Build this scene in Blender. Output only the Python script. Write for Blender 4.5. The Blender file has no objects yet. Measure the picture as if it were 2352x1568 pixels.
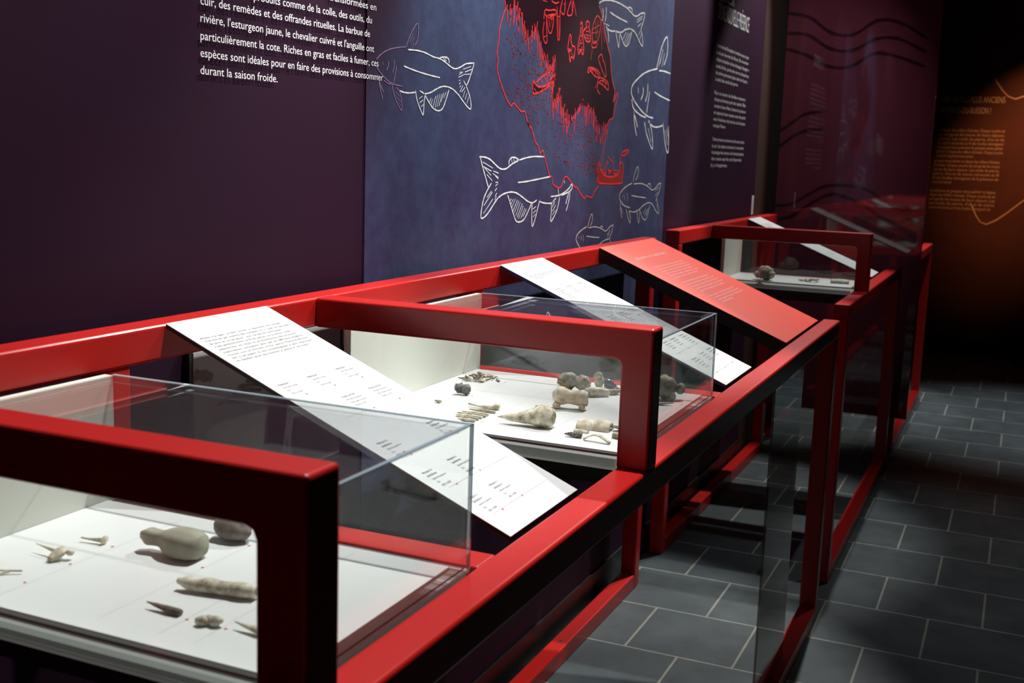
import bpy, bmesh, math, random
from mathutils import Vector, Matrix, noise
from mathutils.geometry import tessellate_polygon
R = random.Random(7)
sc = bpy.context.scene
COL = sc.collection
# ------------------------------------------------------------------ camera, world, lights, exposure
YAW, PITCH, ROLL, FPX = 1.15622, -0.161355, 0.033666, 2630.09
F = Vector((math.sin(YAW)*math.cos(PITCH), math.cos(YAW)*math.cos(PITCH), math.sin(PITCH)))
RT = Vector((math.cos(YAW), -math.sin(YAW), 0)); UP = RT.cross(F)
R2 = RT*math.cos(ROLL)+UP*math.sin(ROLL); U2 = -RT*math.sin(ROLL)+UP*math.cos(ROLL)
cd = bpy.data.cameras.new('camera'); cam = bpy.data.objects.new('camera', cd); COL.objects.link(cam)
cam.matrix_world = Matrix(((R2.x, U2.x, -F.x, 0.0), (R2.y, U2.y, -F.y, -1.0837), (R2.z, U2.z, -F.z, 1.3318), (0, 0, 0, 1)))
cd.sensor_width = 36; cd.lens = FPX/2352*36; cd.clip_start = .02; cd.clip_end = 60
cd.dof.use_dof = True; cd.dof.focus_distance = 1.95; cd.dof.aperture_fstop = 9.0
sc.camera = cam
vs = sc.view_settings
sc.display_settings.display_device = 'sRGB'
vs.view_transform = 'Standard'; vs.look = 'None'; vs.exposure = 0.0; vs.gamma = 1.0; vs.use_curve_mapping = False
w = bpy.data.worlds.new('world'); sc.world = w; w.use_nodes = True
w.node_tree.nodes['Background'].inputs[0].default_value = (.6, .7, .9, 1)
w.node_tree.nodes['Background'].inputs[1].default_value = .004
def spot(name, loc, target, power, half, blend=.5, color=(1, .97, .93), radius=.02):
    l = bpy.data.lights.new(name, 'SPOT'); l.energy = power; l.spot_size = math.radians(half*2); l.spot_blend = blend
    l.color = color; l.shadow_soft_size = radius
    o = bpy.data.objects.new(name, l); COL.objects.link(o); o.location = loc
    o.rotation_euler = (Vector(target)-Vector(loc)).to_track_quat('-Z', 'Y').to_euler()
    return o
LAMPS = [(1.65, .98, 240, 26), (3.05, 2.05, 245, 24), (4.6, 3.12, 330, 20), (5.3, 4.5, 190, 21), (7.4, 6.9, 130, 22)]
for x, xt, p, h in LAMPS:
    spot('track_spot_light', (x, -.56, 2.95), (xt, -.06, .95), p, h, .4)
spot('partition_fill_light', (4.3, -.42, 2.95), (5.5, -.10, 1.45), 40, 21, .8)  # added fill lamp, put in to brighten the burgundy partition
for x, p in ((1.9, 72), (2.65, 52), (3.4, 20)):
    spot('mural_spot_light', (x, -1.0, 2.95), (x, 0, 1.55), p, 20, .8)
spot('amber_spot_light', (7.6, -1.75, 2.9), (9.0, -1.14, 1.47), 150, 17.5, 1, (1, .40, .16))
spot('aisle_fill_light', (6.7, -.95, 3.0), (6.6, -1.35, 0), 260, 25, 1, (.9, .97, .97))  # added fill lamp for the far aisle floor
spot('aisle_fill_light', (4.3, -.98, 3.0), (4.0, -1.20, 0), 62, 26, 1, (.9, .97, .97))  # added fill lamp for the nearer aisle floor
# ------------------------------------------------------------------ materials
def nt(name):
    m = bpy.data.materials.new(name); m.use_nodes = True
    n = m.node_tree; b = n.nodes['Principled BSDF']
    return m, n, b
def mat(name, col, rough=.5, spec=.5, metal=0., coat=0., bump=0., bscale=200., var=0., vscale=30.):
    m, n, b = nt(name)
    b.inputs['Base Color'].default_value = (*col, 1); b.inputs['Roughness'].default_value = rough
    b.inputs['Specular IOR Level'].default_value = spec; b.inputs['Metallic'].default_value = metal
    b.inputs['Coat Weight'].default_value = coat; b.inputs['Coat Roughness'].default_value = .08
    tc = n.nodes.new('ShaderNodeTexCoord')
    if var:
        t = n.nodes.new('ShaderNodeTexNoise'); t.inputs['Scale'].default_value = vscale; t.inputs['Detail'].default_value = 6
        n.links.new(tc.outputs['Object'], t.inputs['Vector'])
        mx = n.nodes.new('ShaderNodeMix'); mx.data_type = 'RGBA'
        mx.inputs['A'].default_value = (*[c*(1-var) for c in col], 1); mx.inputs['B'].default_value = (*[min(1, c*(1+var)) for c in col], 1)
        n.links.new(t.outputs['Fac'], mx.inputs['Factor']); n.links.new(mx.outputs['Result'], b.inputs['Base Color'])
    if bump:
        t = n.nodes.new('ShaderNodeTexNoise'); t.inputs['Scale'].default_value = bscale; t.inputs['Detail'].default_value = 4
        n.links.new(tc.outputs['Object'], t.inputs['Vector'])
        bp = n.nodes.new('ShaderNodeBump'); bp.inputs['Strength'].default_value = bump; bp.inputs['Distance'].default_value = .002
        n.links.new(t.outputs['Fac'], bp.inputs['Height']); n.links.new(bp.outputs['Normal'], b.inputs['Normal'])
    return m
def ramp_mat(name, stops, scale, rough=.7, bump=.4, detail=8, dist=.002, lo=.3, hi=.7, coord='Object'):
    m, n, b = nt(name); b.inputs['Roughness'].default_value = rough
    tc = n.nodes.new('ShaderNodeTexCoord'); t = n.nodes.new('ShaderNodeTexNoise')
    t.inputs['Scale'].default_value = scale; t.inputs['Detail'].default_value = detail; t.inputs['Roughness'].default_value = .6
    n.links.new(tc.outputs[coord], t.inputs['Vector'])
    r = n.nodes.new('ShaderNodeValToRGB'); e = r.color_ramp.elements
    k = len(stops)
    for i, c in enumerate(stops):
        p = lo+(hi-lo)*i/max(1, k-1)
        el = e[0] if i == 0 else (e[1] if i == k-1 else e.new(p))
        el.position = p; el.color = (*c, 1)
    n.links.new(t.outputs['Fac'], r.inputs['Fac']); n.links.new(r.outputs['Color'], b.inputs['Base Color'])
    bp = n.nodes.new('ShaderNodeBump'); bp.inputs['Strength'].default_value = bump; bp.inputs['Distance'].default_value = dist
    n.links.new(t.outputs['Fac'], bp.inputs['Height']); n.links.new(bp.outputs['Normal'], b.inputs['Normal'])
    return m
M = {}
M['red'] = mat('glossy red paint', (.46, .011, .009), .34, .45, coat=.06, bump=.05, bscale=500)
M['white'] = mat('white laminate', (.80, .81, .80), .35, .4)
M['cream'] = mat('cream white panel', (.70, .71, .64), .5, .3)
M['grey'] = mat('grey aluminium band', (.34, .38, .36), .45, .5)
M['reflection_strip'] = mat('dark red gasket', (.20, .012, .018), .4)
M['print_white'] = mat('white printed face', (.62, .64, .65), .42, .25)
M['print_red'] = mat('coral printed face', (.74, .066, .040), .45, .22)
M['edge_dark'] = mat('dark brown board edge', (.012, .010, .007), .5)
M['edge_navy'] = mat('navy board edge', (.010, .012, .075), .45)
M['black'] = mat('black support', (.006, .006, .006), .5)
M['ink'] = mat('black ink', (.012, .012, .015), .6, .1)
M['ink_hair'] = mat('faint hairline ink', (.55, .56, .58), .6, .1)
M['ink_grey'] = mat('grey ink', (.10, .104, .115), .6, .1)
M['ink_red'] = mat('red ink', (.6, .05, .04), .6)
M['ink_white'] = mat('white ink', (.82, .84, .86), .55)
M['ink_dim'] = mat('off white ink', (.60, .60, .62), .55)
M['ink_pink'] = mat('pale pink ink', (.85, .42, .38), .5)
M['ink_mauve'] = mat('mauve ink', (.21, .13, .24), .6)
M['ink_scarlet'] = mat('scarlet ink', (.75, .025, .03), .55)
M['ink_maroon'] = mat('maroon black ink', (.016, .003, .008), .6, .08)
M['ink_rust'] = mat('rust ink', (.27, .022, .018), .6, .1)
M['amber_ink'] = mat('amber ink', (.95, .72, .42), .6)
M['amber_body'] = mat('brown ink', (.92, .60, .34), .6)
M['wave'] = mat('dark wave ink', (.035, .009, .013), .035, 1.0)
M['purple'] = mat('aubergine wall paint', (.0225, .0074, .0205), .55, .1, var=.12, vscale=6)
M['base'] = mat('black baseboard', (.006, .006, .007), .4)
M['trim'] = mat('brown trim', (.035, .018, .012), .5)
M['ceil'] = mat('black ceiling', (.004, .004, .004), .9)
M['darkwall'] = mat('near black wall', (.006, .005, .005), .8)
M['farwall'] = ramp_mat('rust brown graphic wall', [(.10, .03, .018), (.16, .05, .03)], 2.2, .7, 0.)
M['burgundy'] = mat('glossy burgundy panel', (.115, .026, .044), .035, 1.0, var=.18, vscale=3)
M['sheet_grey'] = mat('grey sheet', (.46, .44, .44), .5)
M['shape_brown'] = ramp_mat('brown tool shapes', [(.13, .055, .03), (.22, .11, .06)], 90, .5, 0)
M['bone'] = ramp_mat('cream bone', [(.16, .12, .065), (.50, .42, .27), (.72, .65, .47), (.78, .73, .58)], 70, .6, .5, lo=.3, hi=.62)
M['bone_pale'] = ramp_mat('pale bone', [(.36, .28, .17), (.68, .60, .42), (.80, .75, .61)], 60, .55, .35, lo=.3, hi=.65)
M['bone_grey'] = ramp_mat('grey bone', [(.12, .11, .085), (.36, .32, .24), (.58, .53, .41)], 110, .7, .5)
M['bone_brown'] = ramp_mat('stained bone', [(.05, .038, .022), (.28, .23, .14), (.55, .48, .33)], 85, .65, .7)
M['bone_dark'] = ramp_mat('dark brown bone', [(.035, .03, .024), (.10, .085, .065), (.20, .17, .12)], 120, .6, .6)
M['char'] = ramp_mat('charred bone', [(.02, .022, .022), (.10, .105, .10), (.26, .27, .26)], 90, .6, .8)
M['tooth_dark'] = ramp_mat('dark ridged horn', [(.008, .008, .008), (.03, .028, .026), (.35, .33, .30)], 260, .35, .5, lo=.4, hi=.72)
M['stone'] = ramp_mat('buff grey stone', [(.27, .26, .19), (.33, .32, .24), (.38, .37, .29)], 30, .75, .1)
M['stone_red'] = ramp_mat('reddish grey stone', [(.12, .10, .085), (.26, .20, .17), (.36, .29, .26)], 40, .7, .3)
M['shell_g'] = ramp_mat('greenish fragment', [(.14, .16, .12), (.36, .37, .29), (.55, .54, .44)], 60, .6, .5)
M['metal_g'] = mat('blue grey slate', (.12, .13, .16), .25, .7)
def mural_mat():
    m, n, b = nt('mottled blue mural print'); b.inputs['Roughness'].default_value = .6; b.inputs['Specular IOR Level'].default_value = .12
    tc = n.nodes.new('ShaderNodeTexCoord')
    def tex(s, d=8, r=.6):
        t = n.nodes.new('ShaderNodeTexNoise'); t.inputs['Scale'].default_value = s; t.inputs['Detail'].default_value = d; t.inputs['Roughness'].default_value = r
        n.links.new(tc.outputs['Object'], t.inputs['Vector']); return t
    def ramp(src, a, bb, p, q):
        r = n.nodes.new('ShaderNodeValToRGB'); r.color_ramp.elements[0].position = p; r.color_ramp.elements[1].position = q
        r.color_ramp.elements[0].color = (*a, 1); r.color_ramp.elements[1].color = (*bb, 1); n.links.new(src, r.inputs['Fac']); return r
    t1 = tex(2.6); t2 = tex(26, 6, .75)
    r1 = ramp(t1.outputs['Fac'], (.040, .034, .096), (.050, .068, .144), .36, .62)
    r2 = ramp(t2.outputs['Fac'], (.72, .72, .72), (1.25, 1.25, 1.22), .3, .7)
    mx = n.nodes.new('ShaderNodeMix'); mx.data_type = 'RGBA'; mx.blend_type = 'MULTIPLY'; mx.inputs['Factor'].default_value = 1
    n.links.new(r1.outputs['Color'], mx.inputs['A']); n.links.new(r2.outputs['Color'], mx.inputs['B'])
    sep = n.nodes.new('ShaderNodeSeparateXYZ'); n.links.new(tc.outputs['Object'], sep.inputs['Vector'])
    # printed fade from aubergine at the upper left into the blue
    ad = n.nodes.new('ShaderNodeMath'); ad.operation = 'MULTIPLY_ADD'; ad.inputs[1].default_value = -.5; n.links.new(sep.outputs['Z'], ad.inputs[0]); n.links.new(sep.outputs['X'], ad.inputs[2])
    mr = n.nodes.new('ShaderNodeMapRange'); mr.inputs['From Min'].default_value = -.47; mr.inputs['From Max'].default_value = -.24
    mr.interpolation_type = 'SMOOTHSTEP'
    n.links.new(ad.outputs[0], mr.inputs['Value'])
    m2 = n.nodes.new('ShaderNodeMix'); m2.data_type = 'RGBA'; m2.inputs['A'].default_value = (.026, .0088, .024, 1)
    n.links.new(mr.outputs['Result'], m2.inputs['Factor']); n.links.new(mx.outputs['Result'], m2.inputs['B'])
    n.links.new(m2.outputs['Result'], b.inputs['Base Color'])
    return m
M['mural'] = mural_mat()
def floor_mat():
    m, n, b = nt('slate tile floor')
    tc = n.nodes.new('ShaderNodeTexCoord'); sep = n.nodes.new('ShaderNodeSeparateXYZ'); n.links.new(tc.outputs['Object'], sep.inputs[0])
    def off(src, mul, add):
        q = n.nodes.new('ShaderNodeMath'); q.operation = 'MULTIPLY_ADD'; q.inputs[1].default_value = mul; q.inputs[2].default_value = add
        n.links.new(src, q.inputs[0]); return q.outputs[0]
    cmb = n.nodes.new('ShaderNodeCombineXYZ')
    n.links.new(off(sep.outputs['Y'], -1, 3.0-.787), cmb.inputs['X']); n.links.new(off(sep.outputs['X'], 1, -3.193+.31*40), cmb.inputs['Y'])
    br = n.nodes.new('ShaderNodeTexBrick'); br.offset = .5; br.offset_frequency = 2; br.squash = 1
    br.inputs['Scale'].default_value = 1; br.inputs['Brick Width'].default_value = .30; br.inputs['Row Height'].default_value = .31
    br.inputs['Mortar Size'].default_value = .0035; br.inputs['Mortar Smooth'].default_value = .15; br.inputs['Bias'].default_value = 0
    br.inputs['Color1'].default_value = (.054, .070, .078, 1); br.inputs['Color2'].default_value = (.070, .086, .093, 1); br.inputs['Mortar'].default_value = (.27, .27, .23, 1)
    n.links.new(cmb.outputs[0], br.inputs['Vector'])
    t = n.nodes.new('ShaderNodeTexNoise'); t.inputs['Scale'].default_value = 7; t.inputs['Detail'].default_value = 10; t.inputs['Roughness'].default_value = .65
    n.links.new(tc.outputs['Object'], t.inputs['Vector'])
    r = n.nodes.new('ShaderNodeValToRGB'); r.color_ramp.elements[0].position = .3; r.color_ramp.elements[1].position = .72
    r.color_ramp.elements[0].color = (.72, .74, .76, 1); r.color_ramp.elements[1].color = (1.35, 1.33, 1.3, 1); n.links.new(t.outputs['Fac'], r.inputs['Fac'])
    mx = n.nodes.new('ShaderNodeMix'); mx.data_type = 'RGBA'; mx.blend_type = 'MULTIPLY'; mx.inputs['Factor'].default_value = 1
    n.links.new(br.outputs['Color'], mx.inputs['A']); n.links.new(r.outputs['Color'], mx.inputs['B']); n.links.new(mx.outputs['Result'], b.inputs['Base Color'])
    b.inputs['Roughness'].default_value = .42; b.inputs['Specular IOR Level'].default_value = .4
    bp = n.nodes.new('ShaderNodeBump'); bp.inputs['Strength'].default_value = .35; bp.inputs['Distance'].default_value = .003
    mm = n.nodes.new('ShaderNodeMath'); mm.operation = 'MULTIPLY_ADD'; mm.inputs[1].default_value = -1.0
    n.links.new(br.outputs['Fac'], mm.inputs[0]); n.links.new(t.outputs['Fac'], mm.inputs[2]); n.links.new(mm.outputs[0], bp.inputs['Height'])
    n.links.new(bp.outputs['Normal'], b.inputs['Normal'])
    return m
M['floor'] = floor_mat()
def translucent(name, col, fac, rough=.35):
    m, n, b = nt(name); b.inputs['Base Color'].default_value = (*col, 1); b.inputs['Roughness'].default_value = rough; b.inputs['Specular IOR Level'].default_value = .35
    t = n.nodes.new('ShaderNodeBsdfTranslucent'); t.inputs['Color'].default_value = (*col, 1)
    mx = n.nodes.new('ShaderNodeMixShader'); mx.inputs[0].default_value = fac
    n.links.new(b.outputs[0], mx.inputs[1]); n.links.new(t.outputs[0], mx.inputs[2]); n.links.new(mx.outputs[0], n.nodes['Material Output'].inputs['Surface'])
    return m
M['deck'] = translucent('white translucent acrylic', (.89, .91, .91), .15)
M['band'] = translucent('grey translucent band', (.62, .68, .65), .5)
M['lip'] = translucent('white translucent lip', (.88, .90, .88), .7)
def acrylic(name, tint=(.955, .97, .968), f0=.035, power=5, veil=0., veilcol=(.5, .5, .5)):
    # clear sheet: what lies behind shows through, more reflection at grazing angles
    m = bpy.data.materials.new(name); m.use_nodes = True; n = m.node_tree; n.nodes.clear()
    out = n.nodes.new('ShaderNodeOutputMaterial'); tr = n.nodes.new('ShaderNodeBsdfTransparent'); tr.inputs['Color'].default_value = (*tint, 1)
    gl = n.nodes.new('ShaderNodeBsdfGlossy'); gl.inputs['Roughness'].default_value = .01; gl.inputs['Color'].default_value = (1, 1, 1, 1)
    lw = n.nodes.new('ShaderNodeLayerWeight'); lw.inputs['Blend'].default_value = .5
    pw = n.nodes.new('ShaderNodeMath'); pw.operation = 'POWER'; pw.inputs[1].default_value = power; n.links.new(lw.outputs['Facing'], pw.inputs[0])
    ma = n.nodes.new('ShaderNodeMath'); ma.operation = 'MULTIPLY_ADD'; ma.inputs[1].default_value = 1-f0; ma.inputs[2].default_value = f0; n.links.new(pw.outputs[0], ma.inputs[0])
    mx = n.nodes.new('ShaderNodeMixShader'); n.links.new(ma.outputs[0], mx.inputs[0]); n.links.new(tr.outputs[0], mx.inputs[1]); n.links.new(gl.outputs[0], mx.inputs[2])
    src = mx.outputs[0]
    if veil:
        df = n.nodes.new('ShaderNodeBsdfDiffuse'); df.inputs['Color'].default_value = (*veilcol, 1)
        m2 = n.nodes.new('ShaderNodeMixShader'); m2.inputs[0].default_value = veil; n.links.new(src, m2.inputs[1]); n.links.new(df.outputs[0], m2.inputs[2]); src = m2.outputs[0]
    n.links.new(src, out.inputs['Surface'])
    return m
M['acrylic'] = acrylic('clear acrylic')
M['acrylic_brown'] = acrylic('smoky brown acrylic', (.62, .58, .55), .05, 4, .10, (.16, .10, .07))
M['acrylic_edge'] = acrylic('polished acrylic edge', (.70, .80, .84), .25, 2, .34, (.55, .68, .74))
# ------------------------------------------------------------------ mesh helpers
def link(name, bm, m, parent=None, loc=None, smooth=False):
    me = bpy.data.meshes.new(name)
    if isinstance(bm, bmesh.types.BMesh):
        if smooth:
            for f in bm.faces: f.smooth = True
        bm.to_mesh(me); bm.free()
    else:
        me.from_pydata(bm[0], [], bm[1]); me.update()
    o = bpy.data.objects.new(name, me); COL.objects.link(o)
    for k in (m if isinstance(m, (list, tuple)) else [m]): me.materials.append(k)
    if parent: o.parent = parent
    if loc: o.location = loc
    return o
def tag(o, label=None, cat=None, group=None, kind=None):
    if label: o['label'] = label
    if cat: o['category'] = cat
    if group: o['group'] = group
    if kind: o['kind'] = kind
    return o
def thing(name, label, cat, loc=(0, 0, 0), group=None):
    o = bpy.data.objects.new(name, None); COL.objects.link(o); o.location = loc; o.empty_display_size = .05
    return tag(o, label, cat, group)
def add_box(bm, x0, x1, y0, y1, z0, z1, bev=0., seg=2):
    r = bmesh.ops.create_cube(bm, size=1)
    vs_ = r['verts']
    for v in vs_: v.co = Vector((x0+(v.co.x+.5)*(x1-x0), y0+(v.co.y+.5)*(y1-y0), z0+(v.co.z+.5)*(z1-z0)))
    if bev:
        es = list({e for v in vs_ for e in v.link_edges})
        bmesh.ops.bevel(bm, geom=es, offset=bev, segments=seg, profile=.5, affect='EDGES')
    return bm
def box(*a, bev=0., seg=2): return add_box(bmesh.new(), *a, bev=bev, seg=seg)
def dbox(x0, x1, d0, d1, z0, z1, bev=0., seg=2): return box(x0, x1, -d1, -d0, z0, z1, bev=bev, seg=seg)   # depth out of the wall
_tc = {}
def glyphs(s):
    if s in _tc: return _tc[s]
    c = bpy.data.curves.new('t', 'FONT'); c.body = s; c.size = 1; c.resolution_u = 3
    o = bpy.data.objects.new('t', c); COL.objects.link(o)
    dg = bpy.context.evaluated_depsgraph_get(); dg.update()
    me = bpy.data.meshes.new_from_object(o.evaluated_get(dg))
    vs_ = [(v.co.x, v.co.y) for v in me.vertices]; fs = [tuple(p.vertices) for p in me.polygons]
    bpy.data.objects.remove(o); bpy.data.curves.remove(c); bpy.data.meshes.remove(me)
    if not vs_: vs_ = [(0, 0)]
    x0 = min(v[0] for v in vs_); x1 = max(v[0] for v in vs_)
    _tc[s] = ([((x-x0), y) for x, y in vs_], fs, max(x1-x0, 1e-6))
    return _tc[s]
def lettering(lines, fn):
    """lines: (text, u0, v baseline, size, width or None, v at the end); fn(u, v) -> 3D point"""
    V, Fa = [], []
    for ln in lines:
        s, u0, v0, size, wd = ln[:5]; v1 = ln[5] if len(ln) > 5 else v0
        g, fs, gw = glyphs(s); k = (wd/gw) if wd else size
        n0 = len(V)
        for x, y in g: V.append(fn(u0+x*k, v0+(v1-v0)*(x/gw)+y*size))
        Fa += [tuple(i+n0 for i in f) for f in fs]
    return V, Fa
def ribbon(strokes, wd, fn, taper=True):
    V, Fa = [], []
    for st in strokes:
        pts = [Vector(p) for p in st]
        if len(pts) > 2:                                   # Catmull-Rom
            q = []
            for i in range(len(pts)-1):
                a, b, c, d = pts[max(i-1, 0)], pts[i], pts[i+1], pts[min(i+2, len(pts)-1)]
                for k in range(4):
                    t = k/4; q.append(.5*((2*b)+(-a+c)*t+(2*a-5*b+4*c-d)*t*t+(-a+3*b-3*c+d)*t*t*t))
            q.append(pts[-1]); pts = q
        n0 = len(V); n = len(pts)
        for i, p in enumerate(pts):
            t = (pts[min(i+1, n-1)]-pts[max(i-1, 0)])
            t = t.normalized() if t.length > 1e-9 else Vector((1, 0))
            nn = Vector((-t.y, t.x)); ww = wd*(.55 if taper and (i == 0 or i == n-1) else 1)*.5*(1+.18*math.sin(i*1.7+n0))
            V.append(fn(*(p+nn*ww))); V.append(fn(*(p-nn*ww)))
        for i in range(n-1): Fa.append((n0+2*i, n0+2*i+1, n0+2*i+3, n0+2*i+2))
    return V, Fa
# ------------------------------------------------------------------ the setting
def struct(name, bm, m, parent=None):
    o = link(name, bm, m, parent)
    if not parent: o['kind'] = 'structure'
    return o
X0, X1, D1, H = -2.0, 9.0, 3.6, 3.1
struct('floor', box(X0, X1+.1, -D1, .1, -.1, 0), M['floor'])
struct('ceiling', box(X0, X1+.1, -D1, .1, H, H+.1), M['ceil'])
struct('wall_left', box(X0, 5.03, 0, .1, 0, H), M['purple'])
struct('trim_1', box(5.031, 5.30, .0, .1, 0, H), M['trim'])
struct('wall_left_far', box(5.301, X1, 0, .1, 0, H), M['darkwall'])
struct('baseboard_left', box(X0, 5.03, -.006, -.0005, .0, .1), M['base'])
struct('wall_back', box(X1, X1+.1, -D1, 0, 0, H), M['farwall'])
struct('wall_right', box(X0, X1, -D1-.1, -D1, 0, H), M['darkwall'])
struct('wall_front', box(X0-.1, X0, -D1, 0, 0, H), M['darkwall'])
XP = 5.5
wp = struct('wall_partition', dbox(XP, XP+.022, .001, .675, .18, 2.75, bev=.002), M['burgundy'])
def on_part(d, z): return (XP-.0012, -d, z)
WAVES = [[(-.0, 1.484), (.05, 1.52), (.11, 1.564), (.2, 1.58)], [(0, 1.41), (.06, 1.46), (.118, 1.488), (.2, 1.5)],
         [(.0, 1.139), (.07, 1.145), (.14, 1.188), (.22, 1.235), (.295, 1.2445), (.37, 1.24), (.4325, 1.2205), (.5, 1.175), (.5333, 1.156), (.58, 1.142), (.63, 1.15)],
         [(.0, 1.07), (.08, 1.09), (.16, 1.15), (.25, 1.2), (.33, 1.19), (.42, 1.15), (.5, 1.10), (.6, 1.09)],
         [(.0, 2.02), (.1, 2.0), (.2, 1.93), (.3, 1.92), (.4, 1.98), (.5, 1.97), (.62, 1.9)], [(.0, 1.93), (.1, 1.92), (.2, 1.86), (.3, 1.85), (.4, 1.90), (.5, 1.90), (.62, 1.84)], [(0, 1.86), (.1, 1.83), (.2, 1.78), (.3, 1.78), (.42, 1.84), (.62, 1.78)]]
for wv in WAVES: link('wave_line', ribbon([wv], .014, on_part), M['wave'], wp)
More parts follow.
